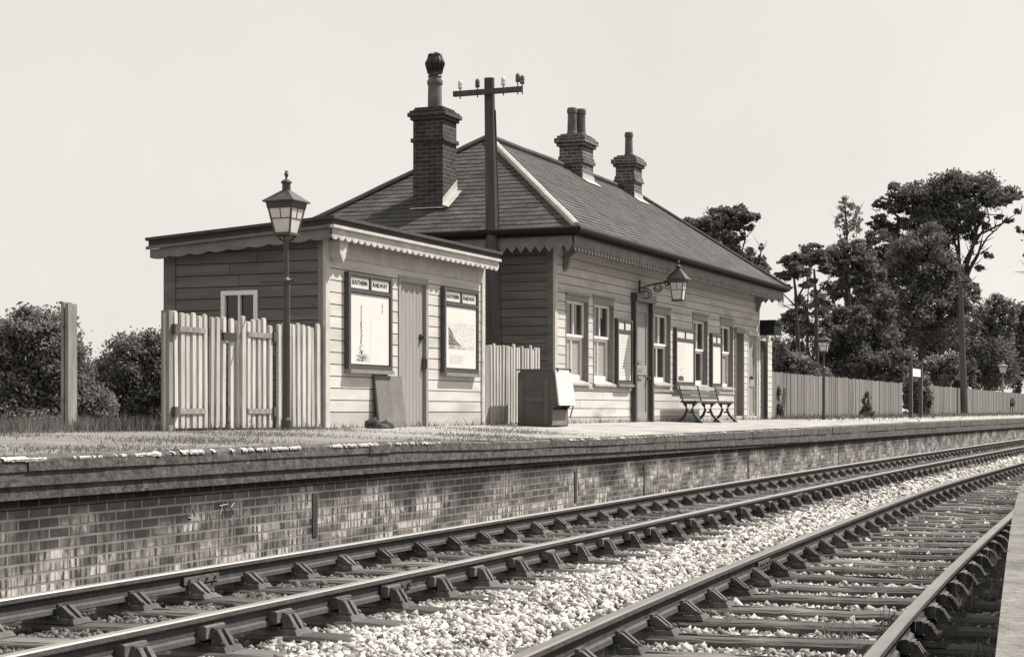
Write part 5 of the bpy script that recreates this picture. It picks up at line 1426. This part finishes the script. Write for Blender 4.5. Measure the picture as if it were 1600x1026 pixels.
# behind the station roof
pxtree('broadleaf_tree', 'round crowned tree showing above the station roof', 'tree', 82, 1150,
       [(1152, 480), (1155, 410)], [[(1155, 410), (1163, 375), (1172, 350)], [(1154, 420), (1135, 375), (1120, 350)]],
       [(1128, 345, 30, 18), (1150, 340, 24, 18), (1105, 352, 28, 12), (1085, 350, 22, 10), (1168, 338, 16, 9), (1180, 340, 9, 6), (1120, 375, 28, 16), (1145, 370, 20, 14), (1165, 355, 14, 10), (1140, 395, 24, 14)], 3600, .28, M['leaf'], rad=.2, sub=18)
pxtree('broadleaf_tree', 'ragged smaller tree low behind the roof slope', 'tree', 86, 1180,
       [(1180, 470), (1182, 420)], [[(1182, 420), (1188, 395), (1192, 380)]],
       [(1172, 398, 16, 10), (1186, 410, 14, 14), (1198, 420, 10, 9), (1165, 410, 18, 12), (1190, 385, 6, 5), (1178, 430, 22, 16)], 1100, .25, M['leaf2'], rad=.14, tone=(.7, .2), sub=16)
# left bushes
pxtree('bush', 'big dark round bush behind the twin post', 'bush', 38, 70,
       [(70, 600)], [], [(60, 540, 60, 50), (20, 555, 50, 55), (100, 570, 45, 50), (55, 510, 40, 26), (30, 620, 60, 44), (110, 625, 50, 38), (150, 640, 34, 28), (-30, 580, 50, 70), (70, 660, 80, 24)], 24000, .13, M['leaf2'], rad=.15, zbase=.5, tone=(.85, .25), sub=22)
pxtree('bush', 'smaller grey bush between the twin post and the picket gates', 'bush', 44, 210,
       [(210, 600)], [], [(210, 560, 42, 36), (240, 550, 30, 34), (185, 590, 34, 32), (220, 610, 50, 40), (265, 580, 26, 44), (170, 625, 34, 26), (225, 650, 60, 24)], 13000, .14, M['leaf2'], rad=.15, zbase=.5, tone=(.8, .22), sub=20)
pxtree('hedge', 'low dark hedge line in the dip between the two bushes', 'hedge', 60, 160,
       None, [], [(150, 600, 40, 44), (130, 620, 40, 40), (185, 585, 30, 40), (160, 640, 60, 26), (270, 600, 60, 50), (40, 600, 80, 60)], 8000, .18, M['leaf'], zbase=.5, tone=(.9, .2), sub=14)
# low hedge closing the land behind, far off
hc, hr = [], []
for k in range(60):
    X = -60 + 3.6 * k; Y = 78 + 5 * math.sin(k * .5) + rnd.uniform(-2, 2)
    hc.append((X, Y, 1.2)); hr.append((2.6, 1.6, rnd.uniform(.7, 1.15)))
o = leaf_mesh('far_hedge', hc, hr, 14000, .30, M['leaf2'], None, tone=(.8, .25), sub=8)
tag(o, 'low far-off hedge along the field behind the station', 'hedge', kind='stuff')
# along the far fence
pxtree('climbing_rose', 'pale leafed climber spilling over the far fence behind the bare pole', 'shrub', 84, 1470,
       [(1470, 590)], [], [(1465, 572, 22, 16), (1485, 570, 20, 18), (1450, 585, 14, 14), (1500, 585, 20, 16), (1478, 592, 26, 12), (1520, 578, 12, 14)], 4200, .2, M['leaf3'], rad=.06, tone=(.8, .35), sub=16)
pxtree('ivy_bush', 'ivy bush growing round the white board posts', 'bush', 66, 1432,
       [(1432, 620)], [], [(1418, 612, 10, 22), (1432, 625, 12, 24), (1446, 618, 12, 24), (1425, 600, 8, 10), (1440, 640, 16, 10), (1436, 606, 14, 14), (1420, 636, 10, 12)], 4200, .16, M['leaf2'], rad=.05, zbase=.85, tone=(.8, .3))
def shrub(label, x, y0, y1, rx, d, leafm, count, tone=(.9, .3)):
    yc = (y0 + y1) / 2
    pxtree('shrub', label, 'shrub', d, x, [(x, yc), (x, y0 + 4)], [], [(x, yc + (y1 - y0) * .22, rx, (y1 - y0) * .26), (x - rx * .15, yc - (y1 - y0) * .18, rx * .55, (y1 - y0) * .28)], count, .13, leafm, rad=.025, zbase=.85, tone=tone)
shrub('narrow upright shrub against the plank fence right beside the station end', 1217, 600, 656, 9, 46, M['leaf2'], 900)
shrub('small pointed shrub against the middle of the long plank fence', 1356, 612, 656, 12, 55, M['leaf2'], 900)
shrub('pale wispy rose at the fence just past the white board', 1463, 612, 646, 14, 74, M['leaf3'], 700, (1.1, .4))
shrub('dark leafy shrub on the far fence right of the bare pole', 1527, 592, 637, 12, 92, M['leaf2'], 900)
shrub('tiny dark plant near the far fence end', 1562, 620, 635, 4, 98, M['leaf'], 150)
shrub('small leafy plant at the far fence end under the pale lamp', 1582, 618, 638, 8, 98, M['leaf2'], 400)

# grass blades: platform turf, track weeds
def blades(name, pts, h, w, mt, label, tone=(1, .25), lean=.35):
    n = len(pts); a = rng.uniform(0, 2 * math.pi, n); hh = h * np.exp(rng.normal(0, .35, n))
    d = np.stack([np.cos(a), np.sin(a), np.zeros(n)], 1); b2 = rng.uniform(0, 2 * math.pi, n)
    ln = np.stack([np.cos(b2), np.sin(b2), np.zeros(n)], 1) * (hh * rng.uniform(0, lean * 2, n))[:, None]
    ww = w * rng.uniform(.6, 1.4, n)
    p0 = pts - d * ww[:, None] / 2; p1 = pts + d * ww[:, None] / 2
    tip = pts + ln + np.stack([np.zeros(n), np.zeros(n), hh], 1)
    v = np.stack([p0, p1, tip], 1).reshape(-1, 3)
    o = np_mesh(name, v, np.arange(n * 3).reshape(n, 3), np.repeat(np.clip(rng.normal(tone[0], tone[1], n), .3, 2), 3), mt)
    return tag(o, label, 'grass', kind='stuff')
def plat_z(X, Y):
    e = cy(FAR, X) + G + EDGE + .30
    ez = np.interp(X, [8, 15, 18.5, 22, 28, 36, 50, 76, 126], [.792, .792, .757, .733, .740, .746, .772, .776, .80])
    return np.where(Y < YB, ez + (.872 - ez) * np.clip((Y - e) / 2.2, 0, 1), .872)
n = 60000
X = rng.uniform(8, 24, n); e = cy(FAR, X) + G + EDGE + .25
Y = e + rng.beta(1, 1.4, n) * (YB + 1.5 - e)
nz = np.sin(X * 2.1 + Y * 1.3) + np.sin(X * .9 - Y * 2.7) + rng.normal(0, .9, n)
k = (nz > .75) & ~((X > SX0 - .1) & (Y > YB - .1))
blades('platform_grass', np.stack([X, Y, plat_z(X, Y)], 1)[k], .018, .010, M['grass'], 'short worn grass over the platform in front of the hut', (1.15, .3))
n = 34000
X = 19.5 - rng.exponential(7.0, n); Y = YB + rng.uniform(-.15, 22, n) * rng.random(n)
k_ = (np.sin(X * 1.1 + Y * .7) + np.sin(X * .37 - Y * 1.3) + rng.normal(0, .7, n) > -.5) & ((X < SX0 - .1)); X, Y = X[k_], Y[k_]; n = len(X)
blades('rough_grass', np.stack([X, Y, np.full(n, .87)], 1), .12, .014, M['grass'], 'longer rough grass round the twin post and gate foot', (.9, .3))
n = 7000
X = rng.uniform(44, 115, n); Y = YB - rng.exponential(.35, n)
blades('fence_grass', np.stack([X, Y, plat_z(X, Y)], 1), .10, .03, M['grass'], 'grass fringe along the foot of the plank fence', (.9, .3))
n = 900
X = rng.uniform(16, 44, n); Y = YB - .03 - rng.exponential(.06, n)
blades('wall_foot_grass', np.stack([X, Y, plat_z(X, Y)], 1), .07, .014, M['grass'], 'thin grass tufts along the foot of the walls', (.9, .3))
# weeds in the near track: tufts
cl = []
for k in range(70):
    q = rng.uniform(4.5, 22); off_ = rng.choice([rng.uniform(-1.40, -.85), rng.uniform(-.65, .65)], p=[.7, .3])
    m_ = rng.integers(12, 46); c_ = np.array([q, cy(NEAR, q) + off_, -.22])
    cl.append(c_ + rng.normal(0, .06, (m_, 3)) * np.array([1, 1, 0]))
blades('track_weeds', np.concatenate(cl), .11, .008, M['grass'], 'straggling weeds among the near track stones', (1.15, .35), lean=.3)
# a few single tall weeds
for lab, x, y, d in (('tall seeding weed stalk between the near rails, closest to the camera', 1286, 1012, 7.2), ('thin weed stalk standing on the near sleepers further along', 1384, 925, 9.6), ('low branching weed by the near rails left of the tall stalk', 1246, 985, 7.6)):
    p = W(x, y, d); p.z = -.22
    t = thing('weed_plant', lab, 'weed', p); m = MB(); r = random.Random(int(x))
    hh = .34 if x == 1286 else .24
    if x == 1246: hh = .16
    for k in range(3):
        e = p + Vector((r.uniform(-.04, .04), r.uniform(-.04, .04), hh * r.uniform(.7, 1)))
        m.tube([p, p.lerp(e, .5) + Vector((r.uniform(-.01, .01), 0, 0)), e], [.004, .003, .002], 4)
    m.build('stem', M['grass'], t, off=tuple(p))
    leaf_mesh('leaves', [tuple(p + Vector((0, 0, hh * .55)))], [(.05, .05, hh * .5)], 120, .035, M['leaf3'], t, off=tuple(p), tone=(1.2, .3))
